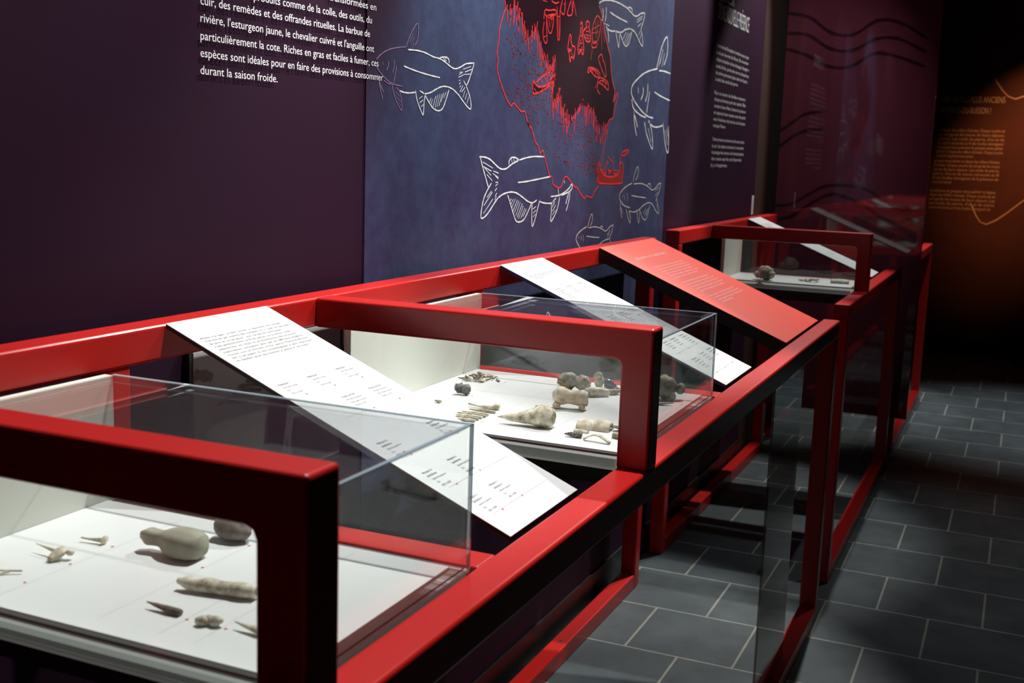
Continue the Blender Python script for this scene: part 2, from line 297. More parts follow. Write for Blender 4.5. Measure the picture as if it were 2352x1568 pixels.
# ------------------------------------------------------------------ mural, wall lettering
DATA = {"FISH":{"A_white":[[[1.9276,1.5195],[1.9626,1.5213],[1.9945,1.5201],[2.0274,1.5155],[2.0553,1.5142],[2.0784,1.5097],[2.1019,1.5031],[2.1198,1.5001],[2.1346,1.502],[2.1525,1.5072],[2.1736,1.5143],[2.2109,1.519]],[[2.2109,1.519],[2.1995,1.4996],[2.1833,1.4767],[2.1732,1.4693]],[[2.1633,1.4794],[2.1796,1.4657],[2.1965,1.4449],[2.2009,1.4254],[2.1883,1.4259],[2.1658,1.4364],[2.1437,1.4486],[2.1375,1.4509]],[[2.1375,1.4509],[2.1161,1.4589],[2.0895,1.4624],[2.0665,1.4609],[2.0441,1.4548],[2.0222,1.4473],[2.0006,1.4431],[1.9924,1.4434]],[[1.9126,1.4884],[1.9433,1.4848],[1.9855,1.4811],[2.0291,1.4788],[2.0583,1.4779]],[[2.0564,1.5163],[2.0722,1.5187],[2.0865,1.519],[2.0954,1.5151],[2.0958,1.5086]],[[2.078,1.5174],[2.0851,1.5121]],[[2.0711,1.5161],[2.0812,1.5107]],[[1.9935,1.4435],[2.0092,1.4317],[2.0263,1.4199],[2.0433,1.4143],[2.0574,1.4136],[2.0715,1.4182],[2.0824,1.4306],[2.0985,1.4572]],[[2.0318,1.4201],[2.042,1.4413]],[[2.0403,1.4185],[2.0503,1.4438]],[[2.0486,1.421],[2.0598,1.4462]],[[2.057,1.4227],[2.0683,1.4467]],[[2.0651,1.4309],[2.0757,1.4498]],[[2.0233,1.4235],[2.0289,1.4349]],[[2.0176,1.4276],[2.0227,1.4363]],[[2.0762,1.4394],[2.086,1.4517]],[[1.9594,1.4464],[1.9664,1.4293],[1.9804,1.4125],[1.9915,1.4024],[1.9937,1.4131],[1.9947,1.4284],[1.9963,1.4411],[1.9762,1.4474]],[[1.9742,1.4323],[1.9884,1.4381]],[[1.9772,1.4249],[1.9903,1.4307]],[[1.9828,1.4176],[1.9918,1.4219]],[[1.8992,1.4426],[1.9143,1.4406],[1.9347,1.4406],[1.9595,1.4434]],[[2.1413,1.4898],[2.1592,1.4965]],[[2.1398,1.4844],[2.1686,1.4932]],[[2.1441,1.494],[2.1531,1.4966]],[[2.1589,1.5018],[2.1956,1.5107]],[[2.1684,1.4972],[2.1991,1.505]],[[2.1626,1.4914],[2.1935,1.4951]],[[2.142,1.4779],[2.148,1.4796]],[[2.1424,1.4712],[2.1501,1.4744]],[[2.1458,1.4648],[2.1516,1.4692]],[[2.1475,1.4555],[2.1608,1.4698]],[[2.1554,1.456],[2.1702,1.4664]],[[2.1622,1.4457],[2.1706,1.4597]],[[2.1717,1.4421],[2.1802,1.4549]],[[2.1815,1.4345],[2.1888,1.4486]]],"A_mauve":[[[1.9204,1.5237],[1.8965,1.5207],[1.8674,1.5155],[1.8437,1.5086],[1.8252,1.4999],[1.8138,1.4919]],[[1.8141,1.4792],[1.826,1.4708],[1.8451,1.4616],[1.8645,1.4547],[1.8841,1.452],[1.9104,1.4513]],[[1.8362,1.4899],[1.8364,1.4838]],[[1.8575,1.4922],[1.8549,1.4825],[1.8494,1.4754]],[[1.8767,1.4974],[1.8771,1.4843],[1.8711,1.4731]],[[1.8868,1.4879],[1.881,1.4702],[1.8766,1.4543]],[[1.9204,1.5237],[1.9285,1.5371],[1.9407,1.5529],[1.9531,1.5652],[1.9622,1.5711],[1.966,1.5666],[1.9666,1.5532],[1.962,1.538],[1.9529,1.5297]],[[1.9338,1.5327],[1.9459,1.551]],[[1.939,1.5284],[1.9502,1.5454]],[[1.9444,1.524],[1.9487,1.5318]],[[1.8693,1.4538],[1.8757,1.4387],[1.8875,1.4225],[1.9065,1.4069],[1.9092,1.4163],[1.9046,1.4307],[1.8993,1.4401],[1.8867,1.4478]],[[1.8869,1.4394],[1.9006,1.4317]],[[1.8897,1.4299],[1.9049,1.4222]],[[1.8949,1.4229],[1.9052,1.4149]],[[1.8191,1.4656],[1.8267,1.445],[1.8382,1.4233]],[[1.8217,1.4588],[1.8314,1.4454],[1.8411,1.4361]],[[1.8405,1.4578],[1.8549,1.4529],[1.867,1.4525]]],"B":[[[2.2477,1.325],[2.2736,1.3253],[2.2993,1.3213],[2.3206,1.3139],[2.3423,1.3053],[2.3641,1.2998],[2.3911,1.301],[2.4181,1.3101],[2.457,1.3195],[2.503,1.3262],[2.5508,1.3298],[2.6132,1.3299]],[[2.2526,1.3251],[2.2649,1.306],[2.2788,1.2866],[2.2985,1.2594]],[[2.3134,1.2691],[2.2938,1.254],[2.2771,1.2369],[2.2683,1.2175],[2.2647,1.1949],[2.2824,1.1953],[2.3073,1.2077],[2.3323,1.2247],[2.3527,1.2365]],[[2.3527,1.2365],[2.3792,1.2438],[2.4175,1.2477],[2.4518,1.2449],[2.4874,1.235],[2.518,1.2249],[2.5487,1.22],[2.5759,1.2261]],[[2.4584,1.269],[2.5079,1.271],[2.5682,1.2753],[2.66,1.2822]],[[2.4042,1.3101],[2.4063,1.3191],[2.4196,1.326],[2.4422,1.3255],[2.4627,1.3196]],[[2.4171,1.3226],[2.4234,1.3136]],[[2.4283,1.3231],[2.4356,1.3159]],[[2.4025,1.2412],[2.4166,1.2249],[2.4354,1.2015],[2.4542,1.1812],[2.4748,1.1769],[2.5009,1.1818],[2.5205,1.1965],[2.5457,1.2196]],[[2.4138,1.225],[2.4244,1.2328]],[[2.421,1.218],[2.4358,1.2314]],[[2.4288,1.212],[2.4472,1.2312]],[[2.4368,1.2049],[2.4589,1.2286]],[[2.444,1.2001],[2.4678,1.2261]],[[2.4532,1.1928],[2.4767,1.2235]],[[2.4611,1.1879],[2.4887,1.2198]],[[2.4684,1.1841],[2.4951,1.2137]],[[2.4828,1.1859],[2.5045,1.2088]],[[2.4943,1.1891],[2.5137,1.2062]],[[2.5476,1.2183],[2.5477,1.198],[2.5527,1.163],[2.5707,1.1828],[2.5813,1.2018],[2.5948,1.2256]],[[2.5532,1.205],[2.573,1.2105]],[[2.5559,1.1953],[2.5738,1.202]],[[2.5568,1.1857],[2.5698,1.1925]],[[2.5932,1.222],[2.6242,1.2177],[2.67,1.2161],[2.6895,1.2211]],[[2.7008,1.2284],[2.6736,1.214],[2.6723,1.1941],[2.6714,1.1704],[2.6965,1.1858],[2.7148,1.2054],[2.7256,1.2316]],[[2.6777,1.2064],[2.6931,1.2185]],[[2.68,1.1964],[2.7007,1.2108]],[[2.6797,1.1864],[2.6986,1.1983]],[[2.665,1.2328],[2.7151,1.2344],[2.7557,1.2413],[2.7897,1.2523],[2.8065,1.2624],[2.8098,1.252],[2.7908,1.2433],[2.7357,1.234]],[[2.7908,1.2433],[2.7784,1.2268],[2.7695,1.2116]],[[2.7976,1.2457],[2.79,1.2188],[2.7736,1.1935]],[[2.7094,1.2558],[2.7181,1.2381]],[[2.751,1.2718],[2.7566,1.2649]],[[2.2668,1.3146],[2.3189,1.3014]],[[2.27,1.3049],[2.3115,1.2949]],[[2.2762,1.3017],[2.3096,1.2861]],[[2.2889,1.2877],[2.3183,1.2734]],[[2.3219,1.2953],[2.3487,1.2905]],[[2.3197,1.2899],[2.3494,1.281]],[[2.3332,1.2843],[2.3496,1.2776]],[[2.3343,1.27],[2.3475,1.271]],[[2.3348,1.2623],[2.3477,1.2677]],[[2.333,1.2512],[2.3431,1.2577]],[[2.3339,1.2391],[2.3439,1.2466]],[[2.2923,1.2377],[2.3146,1.2515]],[[2.2782,1.2205],[2.32,1.2492]],[[2.2768,1.2032],[2.3237,1.2337]],[[2.3344,1.2313],[2.3418,1.24]]],"C":[[[3.3232,1.2577],[3.3966,1.2585],[3.459,1.2503],[3.5137,1.2371],[3.5501,1.243],[3.5805,1.2553],[3.6077,1.2577]],[[3.3084,1.2602],[3.2533,1.251],[3.2139,1.2384],[3.1953,1.2242],[3.2092,1.2094],[3.2433,1.1954],[3.3009,1.1871]],[[3.6077,1.2577],[3.5907,1.2297],[3.5665,1.2126],[3.5879,1.1849],[3.5979,1.1605],[3.5631,1.1712],[3.5215,1.1929],[3.4783,1.1987]],[[3.4783,1.1987],[3.4282,1.1906],[3.3898,1.1794],[3.3416,1.1733],[3.2929,1.1778]],[[3.3066,1.2236],[3.3734,1.2185],[3.455,1.2138]],[[3.3176,1.2622],[3.3242,1.2815],[3.3445,1.3054],[3.3589,1.3069],[3.3621,1.2874],[3.3411,1.2665]],[[3.4637,1.2533],[3.4785,1.2578],[3.4916,1.2546],[3.4964,1.2452]],[[3.2384,1.2278],[3.2457,1.2101]],[[3.2656,1.2317],[3.274,1.208]],[[3.2232,1.2251],[3.224,1.2202]],[[3.4004,1.176],[3.4296,1.152],[3.4614,1.1462],[3.484,1.1657],[3.4986,1.1904]],[[3.4327,1.1643],[3.4604,1.182]],[[3.4492,1.1575],[3.4766,1.1785]],[[3.4642,1.1601],[3.4866,1.1813]],[[3.3649,1.1801],[3.3786,1.1569],[3.3917,1.138],[3.3981,1.1593],[3.3921,1.1778]],[[3.2636,1.1846],[3.2809,1.1633],[3.3062,1.1414],[3.3072,1.1594],[3.291,1.1778]],[[3.2051,1.2066],[3.2132,1.1831],[3.2277,1.1592]],[[3.2168,1.1888],[3.2331,1.1723]],[[3.5464,1.2335],[3.5878,1.2457]],[[3.5493,1.2176],[3.5687,1.23]],[[3.5582,1.1984],[3.5668,1.211]],[[3.572,1.1821],[3.5801,1.1979]]],"D":[[[2.9447,1.1428],[3.0003,1.1431],[3.0504,1.1362],[3.0894,1.1274],[3.1264,1.1386],[3.1539,1.1423]],[[2.9364,1.1467],[2.8987,1.1402],[2.866,1.1297],[2.8546,1.1183],[2.8651,1.1058],[2.8894,1.091]],[[3.1539,1.1423],[3.1419,1.1221],[3.1268,1.1056],[3.1424,1.0875]],[[2.9405,1.1451],[2.9502,1.161],[2.9638,1.1782],[2.9735,1.1765],[2.974,1.1601],[2.9599,1.147]],[[2.9334,1.1205],[2.9797,1.1159],[3.0388,1.1115]],[[3.0417,1.1394],[3.0536,1.1431],[3.0668,1.1383]],[[2.8916,1.1231],[2.896,1.1121]],[[2.9082,1.125],[2.9119,1.1072]],[[2.8743,1.1226],[2.8749,1.1173]],[[3.127,1.1041],[3.072,1.0999],[3.0237,1.0886],[2.9679,1.0836],[2.9049,1.0887]],[[3.1039,1.1153],[3.1279,1.1285]],[[3.1051,1.1067],[3.1204,1.1202]]],"E":[[[3.5229,1.6059],[3.5802,1.6083],[3.6475,1.6064]],[[3.5079,1.6108],[3.4271,1.5984],[3.3631,1.5837],[3.3083,1.5641],[3.2675,1.5441],[3.2582,1.5244],[3.2797,1.5066],[3.3205,1.4895],[3.3822,1.4709],[3.4375,1.4614],[3.4861,1.4594]],[[3.4936,1.6117],[3.5101,1.6372],[3.5322,1.6715],[3.5623,1.7028],[3.5894,1.7137],[3.6013,1.6903],[3.5974,1.6571],[3.5696,1.6259]],[[3.5263,1.6264],[3.5534,1.6735]],[[3.5489,1.6202],[3.5699,1.6628]],[[3.5137,1.6173],[3.5366,1.6476]],[[3.3221,1.5419],[3.325,1.5247]],[[3.3696,1.545],[3.3726,1.5276],[3.3525,1.5068]],[[3.4136,1.5598],[3.4147,1.5301],[3.3966,1.5033]],[[3.4351,1.5374],[3.4268,1.507],[3.4156,1.4705]],[[3.4859,1.5385],[3.5512,1.5302],[3.6565,1.5217]],[[3.2674,1.5059],[3.2797,1.4835],[3.3173,1.4699],[3.3707,1.4605],[3.411,1.4583]],[[3.2915,1.4725],[3.304,1.4343],[3.3287,1.3999]],[[3.2927,1.4648],[3.3147,1.4464],[3.3335,1.4256]]],"E2":[[[3.4004,1.444],[3.4266,1.4088],[3.4911,1.3646],[3.4914,1.3923],[3.4694,1.4284],[3.4396,1.4516]],[[3.4387,1.4274],[3.4769,1.3858]],[[3.4406,1.4456],[3.4893,1.4337],[3.5424,1.434],[3.5902,1.4404]],[[3.5943,1.4484],[3.6118,1.4144],[3.6357,1.3768],[3.6626,1.3548],[3.6703,1.3743],[3.6573,1.4413]],[[3.6261,1.4275],[3.6543,1.3804]],[[3.6416,1.4344],[3.6584,1.4061]]],"F":[[[2.953,1.7354],[2.9812,1.7455],[3.0204,1.7521],[3.0609,1.7559],[3.1099,1.7567],[3.1534,1.7544],[3.187,1.7518],[3.2219,1.7447],[3.2533,1.7392],[3.2838,1.7428],[3.3137,1.7535],[3.3515,1.7586]],[[3.3515,1.7586],[3.344,1.7405],[3.3274,1.7195],[3.3215,1.7069],[3.3364,1.6894],[3.3448,1.6639],[3.3198,1.6686],[3.2895,1.6846],[3.2604,1.6956],[3.2214,1.6995]],[[3.2214,1.6995],[3.1776,1.6924],[3.1497,1.6826],[3.1143,1.6787],[3.0998,1.6806]],[[3.0238,1.6789],[3.0447,1.6757],[3.0723,1.6765],[3.0929,1.6794]],[[3.0413,1.7237],[3.0871,1.7193],[3.1447,1.716],[3.195,1.7143]],[[3.1904,1.7534],[3.2123,1.7573],[3.2296,1.7537],[3.2308,1.7458]],[[2.9838,1.7264],[2.9896,1.7077],[2.9783,1.6934]],[[3.0095,1.7329],[3.0124,1.7126],[3.0048,1.6943]],[[2.9988,1.6892],[3.043,1.6876]],[[3.1321,1.6795],[3.1526,1.6635],[3.1767,1.6499],[3.1991,1.6497],[3.2195,1.6634],[3.2375,1.6943]],[[3.1598,1.6642],[3.1861,1.6853]],[[3.172,1.6563],[3.2045,1.6873]],[[3.1837,1.6529],[3.216,1.6862]],[[3.1984,1.6543],[3.2268,1.6897]],[[3.0963,1.6802],[3.11,1.6591],[3.1274,1.6382],[3.1301,1.6589],[3.1324,1.6773]],[[3.0162,1.6846],[3.0357,1.667],[3.0424,1.6434]],[[3.278,1.7304],[3.3305,1.7484]],[[3.2792,1.7235],[3.3278,1.741]],[[3.2888,1.7128],[3.3183,1.7256]],[[3.3003,1.6904],[3.314,1.7038]],[[3.314,1.68],[3.327,1.698]]]},"RED":{"outline":[[[2.3538,1.6652],[2.3616,1.6494],[2.3535,1.6405],[2.3457,1.6272],[2.3323,1.6027],[2.3303,1.5831],[2.3245,1.5631],[2.3225,1.5488],[2.3287,1.5352],[2.3268,1.5137],[2.3356,1.5001],[2.3501,1.4832],[2.3693,1.4646],[2.3861,1.4509],[2.4066,1.441],[2.4185,1.4475],[2.4401,1.4408],[2.4647,1.4308],[2.4863,1.4318],[2.5031,1.4077],[2.5211,1.4007],[2.5346,1.3899]],[[2.9539,1.7291],[2.9684,1.718],[2.9878,1.6966],[3.0132,1.658],[3.0451,1.6237],[3.0613,1.6074],[3.0738,1.568],[3.0922,1.5377],[3.113,1.5163],[3.1028,1.4882],[3.1383,1.5156],[3.1342,1.4946],[3.1164,1.4683],[3.1091,1.4449],[3.0784,1.4368],[3.0661,1.4249],[3.0686,1.4072]]],"outline2":[[[2.5016,1.4089],[2.5332,1.3892],[2.5538,1.3641],[2.5731,1.355],[2.584,1.3386],[2.6022,1.3449],[2.613,1.3318],[2.6312,1.3102],[2.6498,1.2859],[2.6667,1.2809],[2.6785,1.2623],[2.7266,1.2543],[2.7517,1.2781],[2.7689,1.2806],[2.8023,1.2676],[2.8291,1.2544],[2.844,1.2529],[2.8758,1.2354],[2.9038,1.2229],[2.9222,1.2293],[2.9618,1.2245],[2.9834,1.2417],[3.0098,1.2551],[3.0154,1.2742]],[[3.0694,1.4229],[3.0603,1.3979],[3.0438,1.3674],[3.0352,1.3399],[3.0314,1.307]]],"canoe":[[[2.5264,1.5066],[2.529,1.478],[2.5492,1.4773],[2.5843,1.4853],[2.6249,1.4997],[2.6551,1.5197],[2.6609,1.542],[2.627,1.5315],[2.5811,1.5182],[2.5468,1.5022]],[[2.5264,1.5066],[2.5526,1.4949],[2.5833,1.495],[2.6243,1.5056],[2.6586,1.5379]],[[2.5714,1.5117],[2.5826,1.5028]],[[2.5968,1.5174],[2.6107,1.5086]],[[2.6223,1.5252],[2.6337,1.5181]],[[2.5833,1.495],[2.5868,1.4865]],[[2.6063,1.5005],[2.6097,1.4928]],[[2.5356,1.488],[2.5515,1.4794]]],"boats":[[[2.8875,1.5515],[2.8954,1.5638],[2.9204,1.5665],[2.9595,1.5635],[2.9838,1.5545],[2.9751,1.5451],[2.9422,1.547],[2.9088,1.5574],[2.8909,1.5496]],[[2.8966,1.5543],[2.9146,1.5622],[2.9536,1.5587],[2.9745,1.5494]],[[2.9209,1.5627],[2.9286,1.5525]],[[2.9437,1.5601],[2.9517,1.5488]],[[2.9703,1.5316],[2.9754,1.5429],[3.0084,1.5453],[3.0504,1.5371],[3.0566,1.5173],[3.0248,1.5242],[2.9903,1.5307],[2.9703,1.5316]],[[2.9831,1.5347],[3.0092,1.5398],[3.0442,1.5322]],[[3.0025,1.5393],[3.0138,1.5301]],[[3.0267,1.5355],[3.0349,1.5249]],[[2.9703,1.5316],[2.9496,1.5149]],[[2.9706,1.5294],[2.9696,1.5118],[2.9908,1.5021]],[[2.965,1.5966],[2.9866,1.6073],[2.9974,1.6017],[3.0019,1.5933],[3.02,1.5838],[3.034,1.5561],[3.0245,1.5509],[2.9988,1.5666],[2.9729,1.5864],[2.965,1.5966]]],"figures":[[[2.7469,1.6241],[2.7516,1.6337],[2.7607,1.6296],[2.7588,1.6213],[2.7719,1.6083],[2.7897,1.6059],[2.7841,1.5786],[2.7663,1.5812],[2.7592,1.5672],[2.751,1.588],[2.7416,1.5952],[2.7426,1.6115],[2.7469,1.6241]],[[2.7442,1.5975],[2.7615,1.5971],[2.7477,1.5917]],[[2.7692,1.606],[2.7627,1.587]],[[2.774,1.5901],[2.7817,1.5743]],[[2.8214,1.6649],[2.8295,1.673],[2.8366,1.6645],[2.8358,1.6457],[2.8519,1.614],[2.8482,1.5937],[2.8288,1.6034],[2.8182,1.592],[2.81,1.6099],[2.8214,1.6401],[2.8249,1.6611]],[[2.8187,1.6377],[2.8366,1.6396]],[[2.8189,1.6108],[2.8316,1.6307]],[[2.8266,1.5969],[2.8428,1.6131]],[[2.8167,1.6043],[2.8468,1.6051]],[[2.8209,1.6193],[2.8418,1.6213]],[[2.8601,1.6713],[2.8684,1.6796],[2.8841,1.6782],[2.8854,1.6679],[2.8734,1.6644],[2.8601,1.6713]],[[2.8413,1.6505],[2.8642,1.6634],[2.8859,1.6637],[2.8976,1.6459],[2.8991,1.6334],[2.8747,1.6288],[2.8551,1.6373],[2.8413,1.6505]],[[2.8544,1.6435],[2.8944,1.6456]],[[2.8551,1.6373],[2.8954,1.6383]],[[2.8721,1.6496],[2.8806,1.6315]],[[2.8592,1.6545],[2.8869,1.6554]],[[2.9128,1.6752],[2.9413,1.7019],[2.9648,1.6961],[2.9709,1.6752],[2.9558,1.6413],[2.925,1.6296],[2.9097,1.6493],[2.9128,1.6752]],[[2.9306,1.6857],[2.9424,1.6442]],[[2.9491,1.6921],[2.9477,1.6533]],[[2.9141,1.6647],[2.9636,1.6809]],[[2.9123,1.6539],[2.9594,1.6632]],[[2.9122,1.6304],[2.9499,1.6363],[2.9454,1.6219],[2.9137,1.6188],[2.9122,1.6304]],[[2.9169,1.6181],[2.9084,1.5852]],[[2.9774,1.676],[2.9917,1.6187]],[[2.9952,1.667],[3.0102,1.6402]],[[2.9672,1.7028],[2.999,1.6631]],[[2.5785,1.6509],[2.5819,1.6685],[2.5916,1.6745],[2.6073,1.6745],[2.6491,1.6806],[2.6503,1.6691],[2.5932,1.6584]],[[2.5932,1.6584],[2.6122,1.6258],[2.6281,1.6256],[2.6368,1.6441],[2.6399,1.6659]],[[2.5874,1.6653],[2.5931,1.6603],[2.6395,1.6697],[2.6532,1.6674]],[[2.5982,1.6609],[2.6351,1.6604]],[[2.6037,1.6577],[2.6355,1.6566]],[[2.6093,1.6545],[2.619,1.6362]],[[2.6249,1.6563],[2.6237,1.6426]],[[2.5816,1.6455],[2.5762,1.6219],[2.5831,1.6035],[2.5967,1.5971],[2.6037,1.6055],[2.5988,1.6282],[2.5944,1.647]],[[2.58,1.6089],[2.5976,1.6146]],[[2.6589,1.6906],[2.669,1.6201],[2.6827,1.6205],[2.6792,1.6784],[2.6809,1.6885]],[[2.6612,1.6684],[2.6831,1.6681]],[[2.6695,1.6674],[2.6772,1.6209]],[[2.6924,1.7097],[2.6824,1.6847],[2.707,1.6779],[2.7116,1.7122]],[[2.6813,1.6846],[2.678,1.6901]],[[2.7017,1.701],[2.7153,1.7037]],[[2.7507,1.7173],[2.7287,1.6845],[2.7351,1.6782],[2.7601,1.6853],[2.7649,1.7192]],[[2.7568,1.7141],[2.7601,1.6853]],[[2.7682,1.7156],[2.7895,1.6837]],[[2.5693,1.6925],[2.595,1.693]],[[2.6232,1.6987],[2.6475,1.696],[2.6685,1.7016]]],"ship":[[[3.0096,1.3178],[3.0244,1.2988],[3.0551,1.285],[3.1065,1.2793],[3.1581,1.2834],[3.1828,1.2962],[3.1883,1.3191]],[[2.9978,1.315],[3.0029,1.277],[3.017,1.2627],[3.1971,1.2603],[3.2128,1.276],[3.218,1.302],[3.2063,1.3193],[3.1883,1.3191]],[[2.9978,1.315],[3.0135,1.3192],[3.0184,1.3124]],[[3.1811,1.3077],[3.202,1.3479],[3.2554,1.3574],[3.2519,1.3501],[3.2123,1.3394],[3.2015,1.3508]],[[3.0581,1.2933],[3.0744,1.3266]],[[3.1241,1.3369],[3.1304,1.2934]],[[3.0731,1.3363],[3.125,1.3187]],[[3.0524,1.3044],[3.0836,1.3212]],[[3.0284,1.2988],[3.1739,1.2962]],[[3.0374,1.2933],[3.1663,1.2877]],[[3.0547,1.2878],[3.1383,1.299]],[[3.0699,1.2989],[3.1491,1.2848]],[[3.1119,1.3018],[3.1233,1.2821]],[[3.2196,1.351],[3.2471,1.3515]]]},"DARK":[[2.3538,1.6652],[2.9519,1.7438],[2.9539,1.7291],[2.9684,1.718],[2.9878,1.6966],[3.0132,1.658],[3.0451,1.6237],[3.0613,1.6074],[3.0738,1.568],[3.0922,1.5377],[3.113,1.5163],[3.1093,1.4679],[3.1055,1.4448],[3.0595,1.4224],[2.9866,1.4085],[2.962,1.4453],[2.9147,1.4606],[2.8964,1.4554],[2.8699,1.467],[2.8398,1.4611],[2.8118,1.4429],[2.7785,1.4225],[2.7484,1.4317],[2.7175,1.4529],[2.6964,1.4924],[2.6822,1.4693],[2.6556,1.4618],[2.6455,1.5071],[2.6609,1.542],[2.6607,1.5698],[2.6315,1.5397],[2.6087,1.5555],[2.5821,1.5609],[2.5744,1.5872],[2.5578,1.6009],[2.5353,1.6251],[2.5118,1.6112],[2.4886,1.5976],[2.4518,1.636],[2.4271,1.6513],[2.4124,1.6621],[2.3864,1.6463],[2.3616,1.6503]],"HULL":[[2.9962,1.3096],[3.0244,1.2988],[3.0551,1.285],[3.1065,1.2793],[3.1581,1.2834],[3.1828,1.2962],[3.2121,1.3107],[3.2165,1.2818],[3.1971,1.2603],[3.017,1.2627],[3.0029,1.277]],"CANOE":[[2.5264,1.5066],[2.5526,1.4949],[2.5833,1.495],[2.6243,1.5056],[2.6586,1.5379],[2.6551,1.5197],[2.6249,1.4997],[2.5843,1.4853],[2.5492,1.4773],[2.529,1.478]],"SPECK":[[2.3461,1.5936],[2.4542,1.6088],[2.5328,1.5984],[2.5668,1.5596],[2.6108,1.5341],[2.5214,1.5062],[2.5292,1.4761],[2.6412,1.4969],[2.6614,1.4581],[2.7324,1.4207],[2.8192,1.4305],[2.9815,1.3972],[3.0696,1.3999],[3.0754,1.308],[3.0593,1.2734],[2.9176,1.2852],[2.835,1.2962],[2.6861,1.3269],[2.5369,1.3916],[2.4887,1.4319],[2.4207,1.4491],[2.3733,1.4703],[2.3347,1.5126],[2.3314,1.5567]],"WT":[["transformées en",1.6592,1.8102,1.5739,1.5753],["produits comme de la colle, des outils, du",1.4555,1.7957,1.5472,1.5517],["cuir, des remèdes et des offrandes rituelles. La barbue de",1.3335,1.7899,1.5254,1.5278],["rivière, l'esturgeon jaune, le chevalier cuivré et l'anguille ont",1.3331,1.8045,1.5017,1.5034],["particulièrement la cote. Riches en gras et faciles à fumer, ces",1.3327,1.8205,1.4774,1.4797],["espèces sont idéales pour en faire des provisions à consommer",1.3323,1.8368,1.4538,1.4559],["durant la saison froide.",1.3319,1.5156,1.43,1.4309]],"RT":[[4.224,4.454,1.9109,1.9157],[4.224,4.723,1.8464,1.8486],[4.232,4.752,1.75,1.7495],[4.23,4.755,1.7249,1.7268],[4.233,4.775,1.701,1.7019],[4.234,4.774,1.6772,1.6769],[4.235,4.76,1.6534,1.6542],[4.237,4.597,1.6297,1.6313],[4.236,4.741,1.5808,1.5819],[4.239,4.752,1.5576,1.5588],[4.241,4.759,1.5337,1.5337],[4.242,4.767,1.5095,1.5094],[4.24,4.764,1.4856,1.485],[4.242,4.435,1.4626,1.462],[4.245,4.771,1.4124,1.4112],[4.244,4.766,1.3871,1.3876],[4.245,4.773,1.3643,1.3628],[4.246,4.739,1.3406,1.3393],[4.245,4.501,1.316,1.3164]]}
def on_wall(off):
    return lambda x, z: (x, -off, z)
mx0, mz0 = 1.781, .62
mural = link('mural', [[(0, 0, 0), (1.872, 0, 0), (1.872, 0, 2.2), (0, 0, 2.2), (0, .002, 0), (1.872, .002, 0), (1.872, .002, 2.2), (0, .002, 2.2)],
                       [(0, 1, 2, 3), (7, 6, 5, 4), (0, 4, 5, 1), (1, 5, 6, 2), (2, 6, 7, 3), (3, 7, 4, 0)]], M['mural'], loc=(mx0, -.0025, mz0))
tag(mural, 'dark blue mural with chalky fish and a scarlet drawing on the aubergine wall', 'mural')
def on_mural(off): return lambda x, z: (x-mx0, -off, z-mz0)
FI = DATA['FISH']; RD = DATA['RED']
def mpart(name, geo, m, label=None):
    o = link(name, geo, m, mural)
    if label: o['label'] = label
    return o
fm = on_mural(.0006)
f1 = mpart('fish_drawing', ribbon(FI['A_white'], .0027, fm), M['ink_white'], 'white fish drawing whose head fades to mauve at the left of the mural')
o = link('fish_head', ribbon(FI['A_mauve'], .0024, fm), M['ink_mauve'], f1); o['label'] = 'mauve fish head'
mpart('fish_drawing', ribbon(FI['B'], .0034, fm), M['ink_white'], 'white fish drawing facing right, its head behind the scarlet outline')
mpart('fish_drawing', ribbon(FI['C'], .0030, fm), M['ink_dim'], 'small white fish drawing at the lower right')
mpart('fish_drawing', ribbon(FI['D'], .0029, fm), M['ink_dim'], 'small white fish drawing just above the red rail')
e = ribbon(FI['E'], .0046, fm); e2 = ribbon(FI['E2'], .0046, fm)
mpart('fish_drawing', (e[0]+e2[0], e[1]+[tuple(i+len(e[0]) for i in f) for f in e2[1]]), M['ink_white'], 'large white fish drawing cut off by the right edge of the mural')
mpart('fish_drawing', ribbon(FI['F'], .0044, fm), M['ink_dim'], 'white fish drawing at the top right')
def polygon(pts, fn):
    tri = tessellate_polygon([[Vector((x, z, 0)) for x, z in pts]])
    return [fn(*p) for p in pts], [tuple(t) for t in tri]
DK = DATA['DARK']
top = [(DK[0][0], 2.6), (DK[1][0]-.15, 2.6)]
mpart('dark_land', polygon([(DK[0][0]-.01, 1.82), (DK[0][0]+.09, 1.90), (DK[0][0]+.16, 1.86), (DK[0][0]+.30, 2.02), (DK[1][0]-.25, 2.06), (DK[1][0]-.12, 1.93), (DK[1][0]-.02, 1.88)]+DK[1:]+[DK[0]], on_mural(.0002)), M['ink_maroon'], 'maroon black land inside the scarlet outline')
mpart('scarlet_outline', ribbon(RD['outline']+RD['outline2'], .0036, fm), M['ink_scarlet'])
# jagged scarlet grass along the lower edge of the dark land
js = []
n = len(DK)
for i in range(13, n-1):
    a, b = Vector(DK[i]), Vector(DK[i+1])
    if not (2.35 < a.x < 3.5): continue
    k = max(2, int((b-a).length/.009))
    for q in range(k):
        p = a+(b-a)*(q+R.random())/k; up = R.uniform(.0, .02); dn = R.uniform(.012, .05)
        js.append([(p.x+R.uniform(-.006, .006), p.y+up), (p.x, p.y), (p.x+R.uniform(-.007, .007), p.y-dn)])
mpart('scarlet_grass', ribbon(js, .0030, fm), M['ink_scarlet'])
mpart('canoe_hull', polygon(DATA['CANOE'], on_mural(.0004)), M['ink_maroon'])
mpart('canoe_drawing', ribbon(RD['canoe'], .0044, fm), M['ink_scarlet'])
mpart('boat_drawing', ribbon(RD['boats'], .0036, fm), M['ink_scarlet'])
mpart('figure_drawing', ribbon(RD['figures'], .0032, fm), M['ink_scarlet'])
mpart('ship_hull', polygon(DATA['HULL'], on_mural(.0004)), M['ink_rust'])
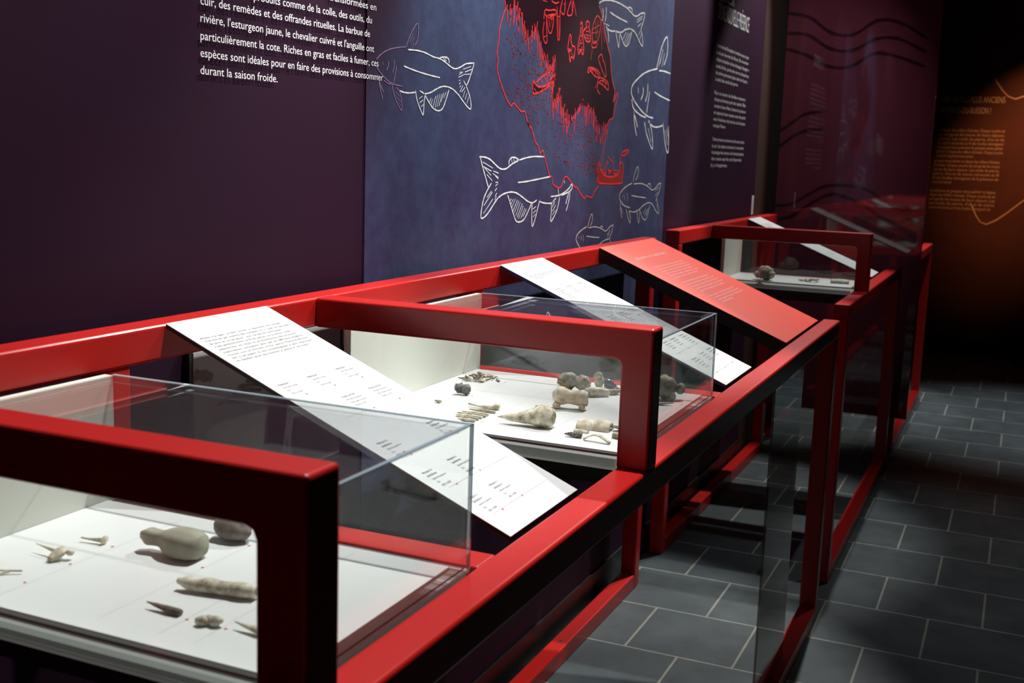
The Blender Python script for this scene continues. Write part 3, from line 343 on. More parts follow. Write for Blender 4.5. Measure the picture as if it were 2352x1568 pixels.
mpart('ship_drawing', ribbon(RD['ship'], .0042, fm), M['ink_scarlet'])
SP = DATA['SPECK']
def inside(p, poly):
    c = False; j = len(poly)-1
    for i in range(len(poly)):
        a, b = poly[i], poly[j]
        if (a[1] > p[1]) != (b[1] > p[1]) and p[0] < (b[0]-a[0])*(p[1]-a[1])/(b[1]-a[1])+a[0]: c = not c
        j = i
    return c
xs = [p[0] for p in SP]; zs = [p[1] for p in SP]
V, Fa = [], []; V2, F2 = [], []
while len(Fa) < 560:
    p = (R.uniform(min(xs), max(xs)), R.uniform(min(zs), max(zs)))
    if not inside(p, SP) or noise.noise(Vector((p[0]*7, p[1]*9, 3))) < R.uniform(-.5, .35): continue
    r = R.uniform(.0010, .0026) * (1.6 if R.random() < .06 else 1)
    VV, FF = (V, Fa)
    n0 = len(VV)
    for k in range(5):
        t = k*2*math.pi/5+R.random()*.6; VV.append(fm(p[0]+r*math.cos(t)*1.3, p[1]+r*math.sin(t)))
    FF.append(tuple(range(n0, n0+5)))
tag(mpart('speckles', (V, Fa), M['ink_rust']), kind='stuff')
# lettering on the wall
WT = DATA['WT']; fw = on_wall(.0008); fw2 = on_wall(.0034)
left = [(s, x0, z0, .0172, x1-x0, z1) for s, x0, x1, z0, z1 in WT]
o = link('wall_lettering', lettering(left, fw2), M['ink_white'])
tag(o, 'large white French paragraph on the aubergine wall, left of the blue mural', 'lettering')
RTX = ["LES ENJEUX", "D'UNE NOUVELLE PRÉSENCE",
 "L'arrivée des Européens transforme peu à peu", "la vie sur les rives du fleuve. De nouveaux", "objets circulent et les échanges changent :", "outils de fer, perles de verre et chaudrons", "de cuivre prennent place dans les foyers,", "à côté des outils de pierre.",
 "Pour se nourrir, les familles reviennent", "chaque printemps près des rapides. Elles", "tendent leurs filets, fument le poisson", "et réparent leurs canots avant de partir", "vers l'intérieur des terres, où la chasse", "occupe l'hiver.",
 "Cette présence ancienne se lit encore dans", "le sol : les objets retrouvés ici racontent", "le passage des saisons et le travail patient", "des mains qui les ont façonnés", "il y a longtemps."]
rt = DATA['RT']
head = [(RTX[i], rt[i][0], rt[i][2], .085, rt[i][1]-rt[i][0], rt[i][3]) for i in (0, 1)]
r_ = thing('wall_lettering', 'off-white heading and three paragraphs on the wall right of the blue mural', 'lettering', (4.23, 0, 1.3))
def relp(fn, base): return lambda *a: tuple(Vector(fn(*a))-Vector(base))
link('heading', lettering(head, relp(fw, (4.23, 0, 1.3))), M['ink_dim'], r_)
for a, b in ((2, 8), (8, 14), (14, 19)):
    ls = [(RTX[i], rt[i][0], rt[i][2]-.003, .0185, rt[i][1]-rt[i][0], rt[i][3]-.003) for i in range(a, b)]
    link('paragraph', lettering(ls, relp(fw, (4.23, 0, 1.3))), M['ink_dim'], r_)
lb = thing('wall_label', 'narrow upright white label on the dark wall above the second red table', 'label', (4.985, 0, 1.11))
link('card', box(0, .034, -.0025, 0, 0, .082, bev=.0006), M['ink_dim'], lb)
link('text', lettering([("ESPACE", 0, 0, .012, .055)], lambda u, v: (.021-v, -.003, .012+u)), M['ink_grey'], lb)
# framed grey sheet with brown tool shapes under the rail
pr = thing('print', 'grey sheet with brown tool shapes, dark framed, on the wall under the red rail', 'picture', (1.30, -.004, .80))
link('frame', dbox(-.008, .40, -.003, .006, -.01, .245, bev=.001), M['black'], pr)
link('sheet', dbox(0, .39, .006, .0075, 0, .235), M['sheet_grey'], pr)
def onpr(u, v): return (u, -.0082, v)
link('tool_shape', ribbon([[(.0, .203), (.02, .199), (.042, .193)]], .016, onpr), M['shape_brown'], pr)
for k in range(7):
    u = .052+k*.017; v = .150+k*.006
    link('tool_shape', ribbon([[(u, v), (u+.035, v-.002), (u+.075, v-.009)]], .0062, onpr), M['shape_brown'], pr)
# ------------------------------------------------------------------ red steel display tables
T = .047
def table(label, x0, x1, arms, bars, doff, zt, zf, ledges):
    r = thing('display_table', label, 'display table', (x0, -.35, 0), 'red steel display tables')
    db0, db1, df0, df1 = .0306+doff, .0776+doff, .5857+doff, .6327+doff
    def p(name, x_0, x_1, d0, d1, z0, z1, m=None, bev=.0045):
        return link(name, box(x_0-x0, x_1-x0, .35-d1, .35-d0, z0, z1, bev=bev, seg=3), m or M['red'], r)
    p('back_rail', x0, x1, db0, db1, zt-T, zt); p('front_rail', x0, x1, df0, df1, zf-T, zf)
    for xa in (x0, x1-T):
        p('leg', xa, xa+T, db0, db1, .0, zt-T+.001); p('leg', xa, xa+T, df0, df1, .0, zf-T+.001)
    for nm, d0, d1, in (('base_rail', db0, db1), ('base_rail', df0, df1)):
        p(nm, x0+T-.002, x1-T+.002, d0, d1, 0, T)
    for xa in arms:
        bm = bmesh.new()
        # bracket: arm at rail height, rounded inner corner, post down to the front rail
        t2 = .0444
        prof = [(db1-.001, zt), (df1, zt), (df1, zf-.002), (df0, zf-.002), (df0, zt-T-.010), (df0-.003, zt-T-.003), (df0-.010, zt-T), (db1-.001, zt-T)]
        vs1 = [bm.verts.new((xa-x0, .35-d, z)) for d, z in prof]; vs2 = [bm.verts.new((xa+t2-x0, .35-d, z)) for d, z in prof]
        fa = bm.faces.new(vs1); fb = bm.faces.new(list(reversed(vs2)))
        for i in range(len(prof)):
            j = (i+1) % len(prof); bm.faces.new((vs1[j], vs1[i], vs2[i], vs2[j]))
        bmesh.ops.recalc_face_normals(bm, faces=bm.faces)
        bmesh.ops.bevel(bm, geom=[e for e in bm.edges if e.calc_face_angle(0) > .9], offset=.004, segments=3, profile=.5, affect='EDGES')
        link('bracket_arm', bm, M['red'], r)
    for xb in bars:
        p('crossbar', xb, xb+.046, db0+.004, df0+.002, zf-T, zf-.0006, bev=.003)
        p('crossbar_post', xb+.002, xb+.044, db0+.002, db1-.002, zf-.01, zt-T+.001, bev=.003)
    for a, b in ledges:
        p('ledge', a, b, .10+doff, .58+doff, zf-.06, zf-.0225, M['black'], bev=0)
        p('ledge', a+.01, a+.04, df0-.03, df0+.002, zf-.06, zf-.04, M['black'], bev=0); p('ledge', a+.01, a+.04, db1-.03, .12, zf-.06, zf-.04, M['black'], bev=0)
    if bars:
        for hx in (x1-.62, x1-1.05):
            link('bolt_hole', box(hx-x0-.006, hx-x0+.006, .35-db1+.018, .35-db1+.026, T-.0015, T+.0006, bev=.0004), M['black'], r)
    return r
table('nearest red steel display table carrying two glazed cases and three slanted panels', .24, 3.3476, [.6696, 1.5134], [1.058, 2.0905], 0, 1.0999, .8969, [(.76, 1.0), (1.62, 1.66), (1.98, 2.02)])
table('middle red steel display table with one small case, standing before the glossy burgundy partition', 3.649, 5.287, [4.0817], [4.435], -.0154, 1.1067, .908, [(4.16, 4.38)])
table('far red steel table whose end shows past the burgundy partition', 5.56, 7.05, [], [], -.0154, 1.1067, .908, [])
sh = link('acrylic_sheet', box(2.555, 2.915, -.612, -.606, .0472, .8496), M['acrylic_brown'])
tag(sh, 'smoky upright acrylic sheet standing under the front rail of the nearest red table', 'acrylic sheet')
# ------------------------------------------------------------------ glazed cases
def case(label, x0, x1, d0, d1, zf, ztop, dots, deckmat=None):
    """tray with deck and back board under a five sided clear cover"""
    zb = zf-.026
    r = thing('display_case', label, 'display case', (x0, -d0, zb), 'glazed cases on the red tables')
    def q(name, xa, xb, da, db, za, zb_, m, par=None, bev=0.):
        return link(name, box(xa-x0, xb-x0, -(db-d0), -(da-d0), za-zb, zb_-zb, bev=bev), m, par or r)
    def shell(name, xa, xb, da, db, za, zb_, m, up, dn):
        # plain box with its top and/or bottom left open, so light passes down through the translucent deck
        bm = box(xa-x0, xb-x0, -(db-d0), -(da-d0), za-zb, zb_-zb)
        kill = [f for f in bm.faces if (f.normal.z > .5 and up) or (f.normal.z < -.5 and dn)]
        bmesh.ops.delete(bm, geom=kill, context='FACES_ONLY'); return link(name, bm, m, r)
    shell('tray', x0+.003, x1-.003, d0, d1-.003, zb+.0045, zf-.0080, M['band'], 1, 1)
    shell('tray_lip', x0+.0005, x1-.0005, d0, d1-.0005, zb, zb+.0045, M['lip'], 1, 0)
    shell('tray_lip', x0+.0005, x1-.0005, d0, d1-.0005, zf-.0080, zf-.0045, M['lip'], 1, 1)
    shell('reflection_strip', x0+.0045, x1-.0045, d0, d1-.0045, zf-.0045, zf-.0025, M['reflection_strip'], 1, 1)  # red rail's reflection painted as a dark red strip round the deck
    shell('deck', x0+.010, x1-.016, d0, d1-.016, zf-.0045, zf, M['deck'], 0, 1)
    q('back_board', x0+.012, x1-.002, d0-.014, d0-.0005, zf-.006, ztop-.001, M['cream'], bev=.0008)
    th = .0045; z0 = zf-.0044
    pane = [('cover_side', x0, x0+th, d0, d1-th, z0, ztop), ('cover_side', x1-th, x1, d0, d1-th, z0, ztop), ('cover_front', x0, x1, d1-th, d1, z0, ztop), ('cover_top', x0+th, x1-th, d0, d1-th, ztop-th, ztop)]
    for nm, a, b, c, d, e, g in pane: q(nm, a, b, c, d, e, g, M['acrylic'])
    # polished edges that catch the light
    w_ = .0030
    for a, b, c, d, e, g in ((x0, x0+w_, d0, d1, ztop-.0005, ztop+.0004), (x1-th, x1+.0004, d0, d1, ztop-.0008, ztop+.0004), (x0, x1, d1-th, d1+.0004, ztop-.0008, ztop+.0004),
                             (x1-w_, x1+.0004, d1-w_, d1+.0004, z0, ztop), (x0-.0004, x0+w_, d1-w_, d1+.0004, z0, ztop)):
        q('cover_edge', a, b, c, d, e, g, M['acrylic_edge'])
    for dx, dd in dots:
        bm = bmesh.new(); bmesh.ops.create_circle(bm, cap_ends=True, segments=10, radius=.0017)
        link('marker_dot', bm, M['ink_red'], r, (dx-x0, -(dd-d0), zf-zb+.0003))
    rows = sorted({round(dd, 2) for _, dd in dots})
    if rows:
        g = []
        for dd in rows[:6]: g.append([(x0+.03, dd), (x1-.03, dd)])
        link('hairline', ribbon(g, .0003, lambda x, d: (x-x0, -(d-d0), zf-zb+.0002), False), M['ink_hair'], r)
    return r
Z1, Z2, Z3 = .9035, .903, .912
case('nearest glazed case, holding a bottle-shaped stone and bone points', .722, 1.0435, .1045, .5844, Z1, 1.056,
     [(.905, .2258), (.8445, .2264), (.7862, .2261), (.9014, .3487), (.9781, .3494), (.7895, .4215), (.7897, .4648)])
case('second glazed case holding many animal bones, behind the middle bracket arm', 1.564, 2.0715, .1045, .5844, Z2, 1.056,
     [(1.8082, .43), (1.6383, .4325), (1.96, .2104), (1.8139, .2106), (1.6376, .3147), (1.9618, .4316), (1.9552, .5576)])
case('small far glazed case with three pale fragments on the middle table', 4.132, 4.425, .098, .569, Z3, 1.068, [])
# ------------------------------------------------------------------ slanted panels
def panel(label, x0, x1, doff, zt, zf, face, edge, thick):
    d0, d1 = .0785+doff, .5775+doff
    a = Vector((x0, -d0, zt)); dv = Vector((0, -(d1-d0), zf-zt)); L = dv.length; dv.normalize(); nv = Vector((1, 0, 0)).cross(dv)
    if nv.z < 0: nv = -nv
    r = thing('info_panel', label, 'information panel', a, 'slanted information panels')
    W_ = x1-x0
    def P3(u, v, h): return Vector((u, 0, h/nv.z))+dv*v
    def slab(name, u0, u1, v0, v1, h0, h1, m):
        V = [P3(u, v, h) for h in (h0, h1) for u, v in ((u0, v0), (u1, v0), (u1, v1), (u0, v1))]
        return link(name, ([tuple(v) for v in V], [(3, 2, 1, 0), (4, 5, 6, 7), (0, 1, 5, 4), (1, 2, 6, 5), (2, 3, 7, 6), (3, 0, 4, 7)]), m, r)
    slab('board', 0, W_, 0, L, -thick, -.0008, edge)
    slab('printed_face', 0, W_, 0, L, -.0008, 0, face)
    return r, (lambda u, v: tuple(P3(u-x0, L_v(v), .0005))), P3
def L_v(v): return v
# lettering on a panel: baseline v runs down the slope, glyph up is -v
def plet(r, name, lines, fn, m):
    V, Fa = [], []
    g2 = [(s, u, -v, size, wd) for s, u, v, size, wd in lines]
    link(name, lettering(g2, lambda u, v: fn(u, -v)), m, r)
r, fn, P3 = panel('broad white slanted panel with grey French text between the two bone cases', 1.1651, 1.3824, 0, 1.1006, .8968, M['print_white'], M['edge_dark'], .006)
body = ["Pêche à la ligne, au filet, au feu, à l'épuisette. Au moyen", "d'armes de jet comme des harpons ou à l'aide de barrages", "de pierres ou de pieux : une variété de techniques", "a été perfectionnée au fil du temps. La tradition orale", "autochtone, les récits et les illustrations des premiers", "explorateurs européens ainsi que les différents artefacts", "trouvés nous en donnent un bon aperçu. Pointe-du-Buisson", "est, à cet égard, le site archéologique le plus important", "du Québec pour documenter la pêche et ses outils."]
wd = [.174, .186, .156, .168, .172, .178, .181, .180, .162]
plet(r, 'paragraph', [(s, 1.1797, .0498+.0077*i, .0056, wd[i]) for i, s in enumerate(body)], fn, M['ink_grey'])
def caption(r, fn, u, v, title, subs, inkm=None, step=.0072, size=.0058, tl=None):
    tl = tl or [(title, None)]
    plet(r, 'caption', [(t, u, v+step*i, size, w_) for i, (t, w_) in enumerate(tl)], fn, inkm or M['ink'])
    k = len(tl)
    plet(r, 'caption', [(s, u+dx, v+step*(k+i), size*.82, w_) for i, (s, w_, dx) in enumerate(subs)], fn, M['ink_grey'])
def pdot(r, fn, u, v, m=None):
    V = [fn(u+.0016*math.cos(t*math.pi/4), v+.0016*math.sin(t*math.pi/4)) for t in range(8)]
    link('marker_dot', (V, [tuple(range(8))]), m or M['ink_red'], r)
for u in (1.1819, 1.2475, 1.3157):
    caption(r, fn, u, .1786, 'Hameçon', [("Sylvicole moyen", .032, .001), ("Os", .006, .001), ("Pêche à la ligne", .024, .001)]); pdot(r, fn, u+.023, .2070)
for u in (1.2494, 1.3171):
    caption(r, fn, u, .2352, 'Poids de filet', [("Période archaïque", .034, .001), ("Pierre polie, encoches", .036, .001), ("Pêche au filet", .026, .001)]); pdot(r, fn, u+.024, .2704)
for u, v in ((1.188, .3325), (1.1838, .4038), (1.252, .4023), (1.19, .4680), (1.2521, .4660), (1.3157, .3325)):
    caption(r, fn, u, v, '', [("Sylvicole supérieur", .034, .001), ("Os", .006, .001), ("500 à 1000", .022, .001)], tl=[('Harpon à', .0225), ('barbelure', .0225)]); pdot(r, fn, u+.025, v+.0352)
for v in (.207, .2704, .3677, .4380, .5012):
    link('hairline', ribbon([[(1.19, v), (1.36, v)]], .0004, fn, False), M['ink_hair'], r)
r, fn, P3 = panel('narrow white slanted panel with navy edge beside the second bone case', 2.2088, 2.4405, 0, 1.1006, .8968, M['print_white'], M['edge_navy'], .007)
plet(r, 'paragraph', [("Le gibier occupe une place importante dans l'alimentation", 2.2349, .0605, .0062, .151), ("des groupes qui fréquentent les lieux, surtout à l'automne,", 2.2338, .0665, .0062, .165), ("avant les grands froids.", 2.2412, .0740, .0062, .051)], fn, M['ink_grey'])
for u, v, n_ in ((2.2376, .1262, 3), (2.3049, .1255, 1), (2.372, .1240, 1), (2.24, .255, 2), (2.31, .255, 2), (2.375, .255, 1), (2.262, .3790, 1), (2.3176, .3790, 1), (2.3829, .3794, 2), (2.2555, .4498, 2), (2.325, .4465, 1), (2.3863, .4454, 1)):
    tl = [('Ossements', .036), ('et dents de', .037), ('castor', .022)][:n_]
    caption(r, fn, u, v, '', [("Sylvicole moyen", .036, .001), ("Mammifère", .026, .001), ("400 à 1000", .024, .001)], tl=tl, size=.0064, step=.0078)
for v in (.2169, .335, .4175, .5034):
    link('hairline', ribbon([[(2.235, v), (2.42, v)]], .0004, fn, False), M['ink_hair'], r)
    for u in (2.2637, 2.3314, 2.3977): pdot(r, fn, u, v, M['ink_grey'])
r, fn, P3 = panel('coral red slanted panel with pale pink text at the end of the nearest table', 2.8314, 3.3042, 0, 1.1006, .8968, M['print_red'], M['black'], .032)
plet(r, 'heading', [("DES ANIMAUX EN ABONDANCE", 2.9115, .0880, .0165, .272)], fn, M['ink_pink'])
PA = ["La chasse fournit la viande, mais aussi les peaux,", "les os et les bois dont on fait les outils. Le cerf,", "le castor, l'ours et le chien sont bien représentés", "dans les restes retrouvés. Les oiseaux migrateurs", "et les petits mammifères complètent le menu au fil", "des saisons, près des rapides et des îles."]
PB = ["Les archéozoologues étudient chaque fragment :", "ils reconnaissent l'espèce, l'âge et parfois la saison", "de la capture. Les traces de coupe montrent aussi", "comment l'animal a été dépecé, puis cuit ou fumé", "avant d'être partagé entre les familles."]
PC = ["Rien n'est perdu : les tendons deviennent du fil,", "les dents des ornements, les os longs des poinçons", "ou des hameçons. Ces gestes se répètent durant", "des milliers d'années."]
wA = [.274, .268, .27, .255, .27, .228]; wB = [.256, .27, .272, .275, .25]; wC = [.26, .275, .28, .12]
for ls, ww, v0, st in ((PA, wA, .1370, .0122), (PB, wB, .2250, .0127), (PC, wC, .3035, .0120)):
    plet(r, 'paragraph', [(s, 2.921, v0+st*i, .0098, ww[i]) for i, s in enumerate(ls)], fn, M['ink_pink'])
r, fn, P3 = panel('white slanted panel with navy edge on the middle red table', 4.655, 4.885, -.0154, 1.1075, .9078, M['print_white'], M['edge_navy'], .007)
plet(r, 'paragraph', [("Ossements et coquillages trouvés sur le site", 4.68, .06+.012*i, .0075, .15-.02*i) for i in range(3)], fn, M['ink_grey'])
for u, v in ((4.68, .22), (4.76, .22), (4.68, .34), (4.76, .34)): caption(r, fn, u, v, 'Fragment', [("Sylvicole moyen", .04, .001), ("Os", .01, .001)], size=.008, step=.010)
# ------------------------------------------------------------------ things in the cases
def settle(V, zf):
    zmin = min(v.z for v in V); zc = zf-zmin+.0003
    return zc
def finish(name, bm, m, label, cat, zf, group=None, keep=True):
    vs_ = [v.co for v in bm.verts]
    cx = sum(v.x for v in vs_)/len(vs_); cy = sum(v.y for v in vs_)/len(vs_); zmin = min(v.z for v in vs_)
    for v in bm.verts: v.co -= Vector((cx, cy, zmin))
    o = link(name, bm, m, None, (cx, cy, zf+.0003), smooth=True)
    return tag(o, label, cat, group)
def kid(o, name, bm, m, zf):
    for v in bm.verts: v.co += Vector((0, 0, zf))-o.location
    return link(name, bm, m, o, smooth=True)
def crom(vals, n):
    out = []; k = len(vals)
    for i in range(n):
        t = i/(n-1)*(k-1); j = min(int(t), k-2); f = t-j
        a, b, c, d = vals[max(j-1, 0)], vals[j], vals[j+1], vals[min(j+2, k-1)]
        out.append(.5*((2*b)+(-a+c)*f+(2*a-5*b+4*c-d)*f*f+(-a+3*b-3*c+d)*f**3))
    return out
def loft(a, b, zf, prof, seg=16, n=26, nz=.12, ns=60., bend=None, seed=0, sq=1):
    """a, b: ends on the deck (x, depth); prof: (lateral offset, half width, half height, height of centre)"""
    A = Vector((a[0], -a[1], 0)); B = Vector((b[0], -b[1], 0)); t = (B-A); L = t.length; t.normalize(); lat = Vector((-t.y, t.x, 0))
    cols = [crom([p[i] for p in prof], n) for i in range(4)]
    bm = bmesh.new(); rings = []
    for i in range(n):
        off, hw, hh, hc = (c[i] for c in cols); hw = max(hw, .0003); hh = max(hh, .0003)
        c = A+t*(L*i/(n-1))+lat*off+Vector((0, 0, hc)); ring = []
        for k in range(seg):
            an = 2*math.pi*k/seg; ca, sa = math.cos(an), math.sin(an); d = lat*(math.copysign(abs(ca)**sq, ca)*hw)+Vector((0, 0, math.copysign(abs(sa)**sq, sa)*hh))
            q = noise.noise((c+d)*ns+Vector((seed*3.1, 0, 0)))*nz+noise.noise((c+d)*ns*3+Vector((seed, 5, 0)))*nz*.4
            ring.append(bm.verts.new(c+d*(1+q)))
        rings.append(ring)
    for i in range(n-1):
        for k in range(seg):
            j = (k+1) % seg; bm.faces.new((rings[i][k], rings[i][j], rings[i+1][j], rings[i+1][k]))
    bm.faces.new(list(reversed(rings[0]))); bm.faces.new(rings[-1])
    bmesh.ops.recalc_face_normals(bm, faces=bm.faces)
    return bm
def merge(*bms):
    me = bpy.data.meshes.new('tmp'); out = bmesh.new()
    for b in bms:
        b.to_mesh(me); b.free(); out.from_mesh(me)
    bpy.data.meshes.remove(me); return out
def rock(c, s, seed, nz=.25, ns=1.6, sub=3, facets=0):
    bm = bmesh.new(); bmesh.ops.create_icosphere(bm, subdivisions=sub, radius=1)
    for v in bm.verts:
        k = 1+noise.noise(v.co*ns+Vector((seed*7.3, seed, 0)))*nz+noise.noise(v.co*ns*3+Vector((0, seed*5.1, 2)))*nz*.4
        v.co = Vector((v.co.x*s[0], v.co.y*s[1], v.co.z*s[2]))*k+Vector(c)
    return bm
def shard(c, ln, wdt, th, rz, tilt, seed):
    rr = random.Random(seed); bm = bmesh.new(); n = rr.randint(5, 8)
    pts = []
    for i in range(n):
        t = 2*math.pi*i/n+rr.uniform(-.25, .25); r_ = rr.uniform(.6, 1.05); pts.append((math.cos(t)*r_*ln/2, math.sin(t)*r_*wdt/2))
    lo = [bm.verts.new((x, y, -th/2+.10*x*x/ln*4)) for x, y in pts]; hi = [bm.verts.new((x*.9, y*.85, th/2+.10*x*x/ln*4)) for x, y in pts]
    bm.faces.new(list(reversed(lo))); bm.faces.new(hi)
    for i in range(n):
        j = (i+1) % n; bm.faces.new((lo[i], lo[j], hi[j], hi[i]))
    bmesh.ops.bevel(bm, geom=list(bm.edges), offset=th*.18, segments=1, affect='EDGES')
    mtx = Matrix.Translation(Vector(c)) @ Matrix.Rotation(rz, 4, 'Z') @ Matrix.Rotation(tilt, 4, 'X') @ Matrix.Rotation(rr.uniform(-.2, .2), 4, 'Y')
    bmesh.ops.transform(bm, matrix=mtx, verts=bm.verts)
    return bm
# nearest case
bm = merge(loft((.775, .160), (.802, .206), Z1, [(0, .0007, .0007, .004), (.001, .0009, .0009, .0055), (0, .0013, .0012, .0045), (0, .0012, .0012, .004)], nz=.05),
           loft((.766, .172), (.7955, .196), Z1, [(0, .0007, .0007, .002), (-.0005, .001, .0009, .002), (0, .0012, .0012, .0035)], nz=.05))
finish('forked_bone', bm, M['bone'], 'thin two-pronged bone at the left edge of the nearest case', 'bone', Z1)
bm = merge(loft((.8545, .1700), (.8515, .1995), Z1, [(0, .0005, .0005, .0095), (0, .0014, .0015, .0085), (0, .0021, .0024, .0075)], nz=.06),
           loft((.838, .2045), (.8555, .2075), Z1, [(0, .0035, .003, .0035), (0, .0066, .0042, .0052), (0, .0075, .0045, .0075), (0, .006, .004, .0085)], nz=.2, ns=150),
           rock((.8545, -.2165, .008), (.004, .0045, .0035), 3))
finish('bone_hook', bm, M['bone_pale'], 'pale bone hook with thin spike and blocky head in the nearest case', 'bone', Z1)
bm = merge(loft((.9015, .1860), (.9055, .2115), Z1, [(0, .0013, .0013, .0045), (0, .0015, .0015, .004), (0, .002, .002, .0042), (0, .0024, .003, .0045)], nz=.08),
           loft((.9015, .2135), (.9115, .2130), Z1, [(0, .001, .002, .004), (0, .0022, .0048, .0048), (0, .0014, .003, .0052)], nz=.15))
finish('bone_pin', bm, M['bone_pale'], 'small bone pin with flared head at the back of the nearest case', 'bone', Z1)
bm = loft((.9150, .2585), (.9195, .3345), Z1, [(0, .0045, .0045, .0160), (0, .0092, .0085, .0158), (0, .0090, .0082, .0155), (.0005, .0092, .0085, .0150), (.001, .0150, .0118, .0145), (.001, .0190, .0138, .0142), (.0, .0198, .0142, .0142), (-.001, .0196, .0140, .0142), (-.002, .0180, .0132, .0142), (-.003, .0140, .0112, .0142)], seg=32, n=44, nz=.05, ns=35, sq=.62)
finish('stone_sinker', bm, M['stone'], 'bottle-shaped buff stone with rounded neck in the nearest case', 'stone tool', Z1)
bm = rock((.985, -.322, .013), (.017, .0235, .0135), 4.2, .22, 1.3)
finish('worked_stone', bm, M['stone_red'], 'reddish grey worked stone behind the bottle-shaped stone in the nearest case', 'stone tool', Z1)
bm = loft((.8435, .3660), (.8575, .4480), Z1, [(0, .003, .003, .0085), (0, .0066, .0062, .0078), (0, .0072, .0066, .0074), (.0005, .0078, .0072, .0076), (.0, .0070, .0066, .0072), (0, .0080, .0072, .0078), (0, .0084, .0076, .008), (0, .006, .006, .008)], nz=.16, ns=70, n=36)
dl = link
o = finish('long_bone', bm, M['bone'], 'long weathered bone fragment beside the bracket post in the nearest case', 'bone', Z1)
kid(o, 'marrow_hole', rock((.8577, -.4478, .0085), (.0042, .0012, .0040), 2, .1), M['bone_brown'], Z1)
bm = loft((.7935, .3715), (.7925, .4115), Z1, [(0, .0006, .0006, .0068), (0, .0022, .0018, .0062), (0, .0032, .0026, .0052), (0, .0040, .0034, .0046), (0, .0036, .0032, .0042)], nz=.12, ns=120)
finish('bone_point', bm, M['bone_dark'], 'dark brown tapering bone point, lowest left of the points in the nearest case', 'bone point', Z1)
bm = merge(loft((.7838, .4360), (.7875, .4480), Z1, [(0, .002, .003, .0042), (0, .0048, .0044, .0048), (0, .0048, .0045, .0048), (0, .0025, .003, .004)], nz=.14, ns=150),
           loft((.7880, .4480), (.7915, .4605), Z1, [(0, .0025, .003, .004), (0, .0050, .0046, .0050), (0, .0046, .0044, .0052), (0, .002, .002, .006)], nz=.14, ns=150), rock((.7905, -.4478, .0052), (.0042, .0075, .0044), 6, .25))
finish('notched_tooth', bm, M['bone'], 'small cream notched tooth fragment near the front of the nearest case', 'tooth', Z1)
bm = loft((.7940, .4720), (.7890, .5290), Z1, [(0, .0006, .0006, .0070), (0, .0026, .0024, .0062), (0, .0042, .0036, .0052), (0, .0048, .0040, .0048), (0, .0040, .0036, .0046)], nz=.1, ns=100)
finish('bone_point', bm, M['bone'], 'pale bone point half hidden by the nearest bracket post', 'bone point', Z1)
# second case
G = 'bone fragments heaped at the back of the second case'
protos = []
mats_ = [M['bone'], M['bone_grey'], M['bone_pale'], M['char'], M['bone_brown'], M['bone_dark'], M['bone'], M['bone_pale']]
for i in range(8):
    rr = random.Random(40+i)
    b_ = shard((0, 0, 0), rr.uniform(.016, .027), rr.uniform(.006, .011), rr.uniform(.0018, .003), 0, 0, 90+i)
    zc = min(v.co.z for v in b_.verts)
    for v in b_.verts: v.co.z -= zc
    o = link('bone_fragment', b_, mats_[i], None, (0, 0, 0)); protos.append(o)
HL = 'small bone fragment in the heap at the back of the second case'
cxh, cyh = 1.956, -.160
ex = Vector((.20, -.98, 0))*.036; ey = Vector((.98, .20, 0))*.036
for i in range(44):
    o = protos[i] if i < 8 else protos[i % 8].copy()
    if i >= 8: COL.objects.link(o)
    an = R.uniform(0, 6.283); rad = R.random()**.8
    c = Vector((cxh, cyh, 0))+ex*(rad*math.cos(an))+ey*(rad*math.sin(an))
    hgt = max(0, (1-rad))*.014*R.uniform(.25, 1)
    o.location = (c.x, c.y, Z2+.0004+hgt)
    tl = R.uniform(-.35, .35) if hgt > .001 else 0
    o.rotation_euler = (tl if R.random() < .8 else tl*2.2, R.uniform(-.2, .2) if hgt > .001 else 0, R.uniform(0, 6.28))
    s = R.uniform(.75, 1.15); o.scale = (s, s, s)
    tag(o, HL, 'bone fragment', G)
bm = merge(rock((1.8135, -.186, .0095), (.0092, .0092, .0092), 5, .35, 2.2), rock((1.8140, -.1985, .0088), (.0088, .0085, .0098), 6, .35, 2.2))
finish('vertebra', bm, M['char'], 'dark charred lumpy vertebra in front of the fragment heap', 'bone', Z2)
bm = shard((1.7295, -.186, .004), .017, .010, .0035, 1.35, .35, 5)
finish('bone_flake', bm, M['bone_grey'], 'small grey flat bone flake alone at the left of the second case', 'bone flake', Z2)
RB = [((1.7320, .2440), (1.7335, .2985)), ((1.7030, .2600), (1.7070, .3065)), ((1.6825, .2560), (1.6840, .3050)), ((1.6690, .2545), (1.6720, .3055)), ((1.6560, .2590), (1.6600, .3045)), ((1.6440, .2640), (1.6460, .3045)), ((1.6310, .2700), (1.6320, .3050))]
order = ['topmost', 'second from the top', 'third from the top', 'middle', 'fifth from the top', 'sixth from the top', 'lowest']
for i, (a, b) in enumerate(RB):
    if i == 0:
        bm = merge(loft(a, b, Z2, [(0, .0024, .0022, .0052), (-.001, .0026, .0022, .0042), (-.0015, .0028, .0026, .0034), (-.001, .0036, .0032, .0036), (0, .0040, .0040, .0042)], nz=.08), rock((b[0]+.001, -b[1]+.002, .0058), (.0058, .0056, .0056), 8, .3, 2))
        finish('rib_bone', bm, M['bone'], 'topmost slender bone of the fanned row, with a knobbed right end', 'bone', Z2, 'fanned row of slender bones')
    else:
        bm = loft(a, b, Z2, [(0, .0012, .001, .0028), (.0004, .0030, .0022, .0026), (0, .0033, .0026, .0026), (0, .0030, .0026, .0026), (0, .0024, .002, .0024)], nz=.12, ns=120, seed=i)
        finish('rib_bone', bm, M['bone_grey'] if i % 2 else M['bone'], 'thin split bone, %s in the fanned row of slender bones' % order[i], 'bone', Z2, 'fanned row of slender bones')
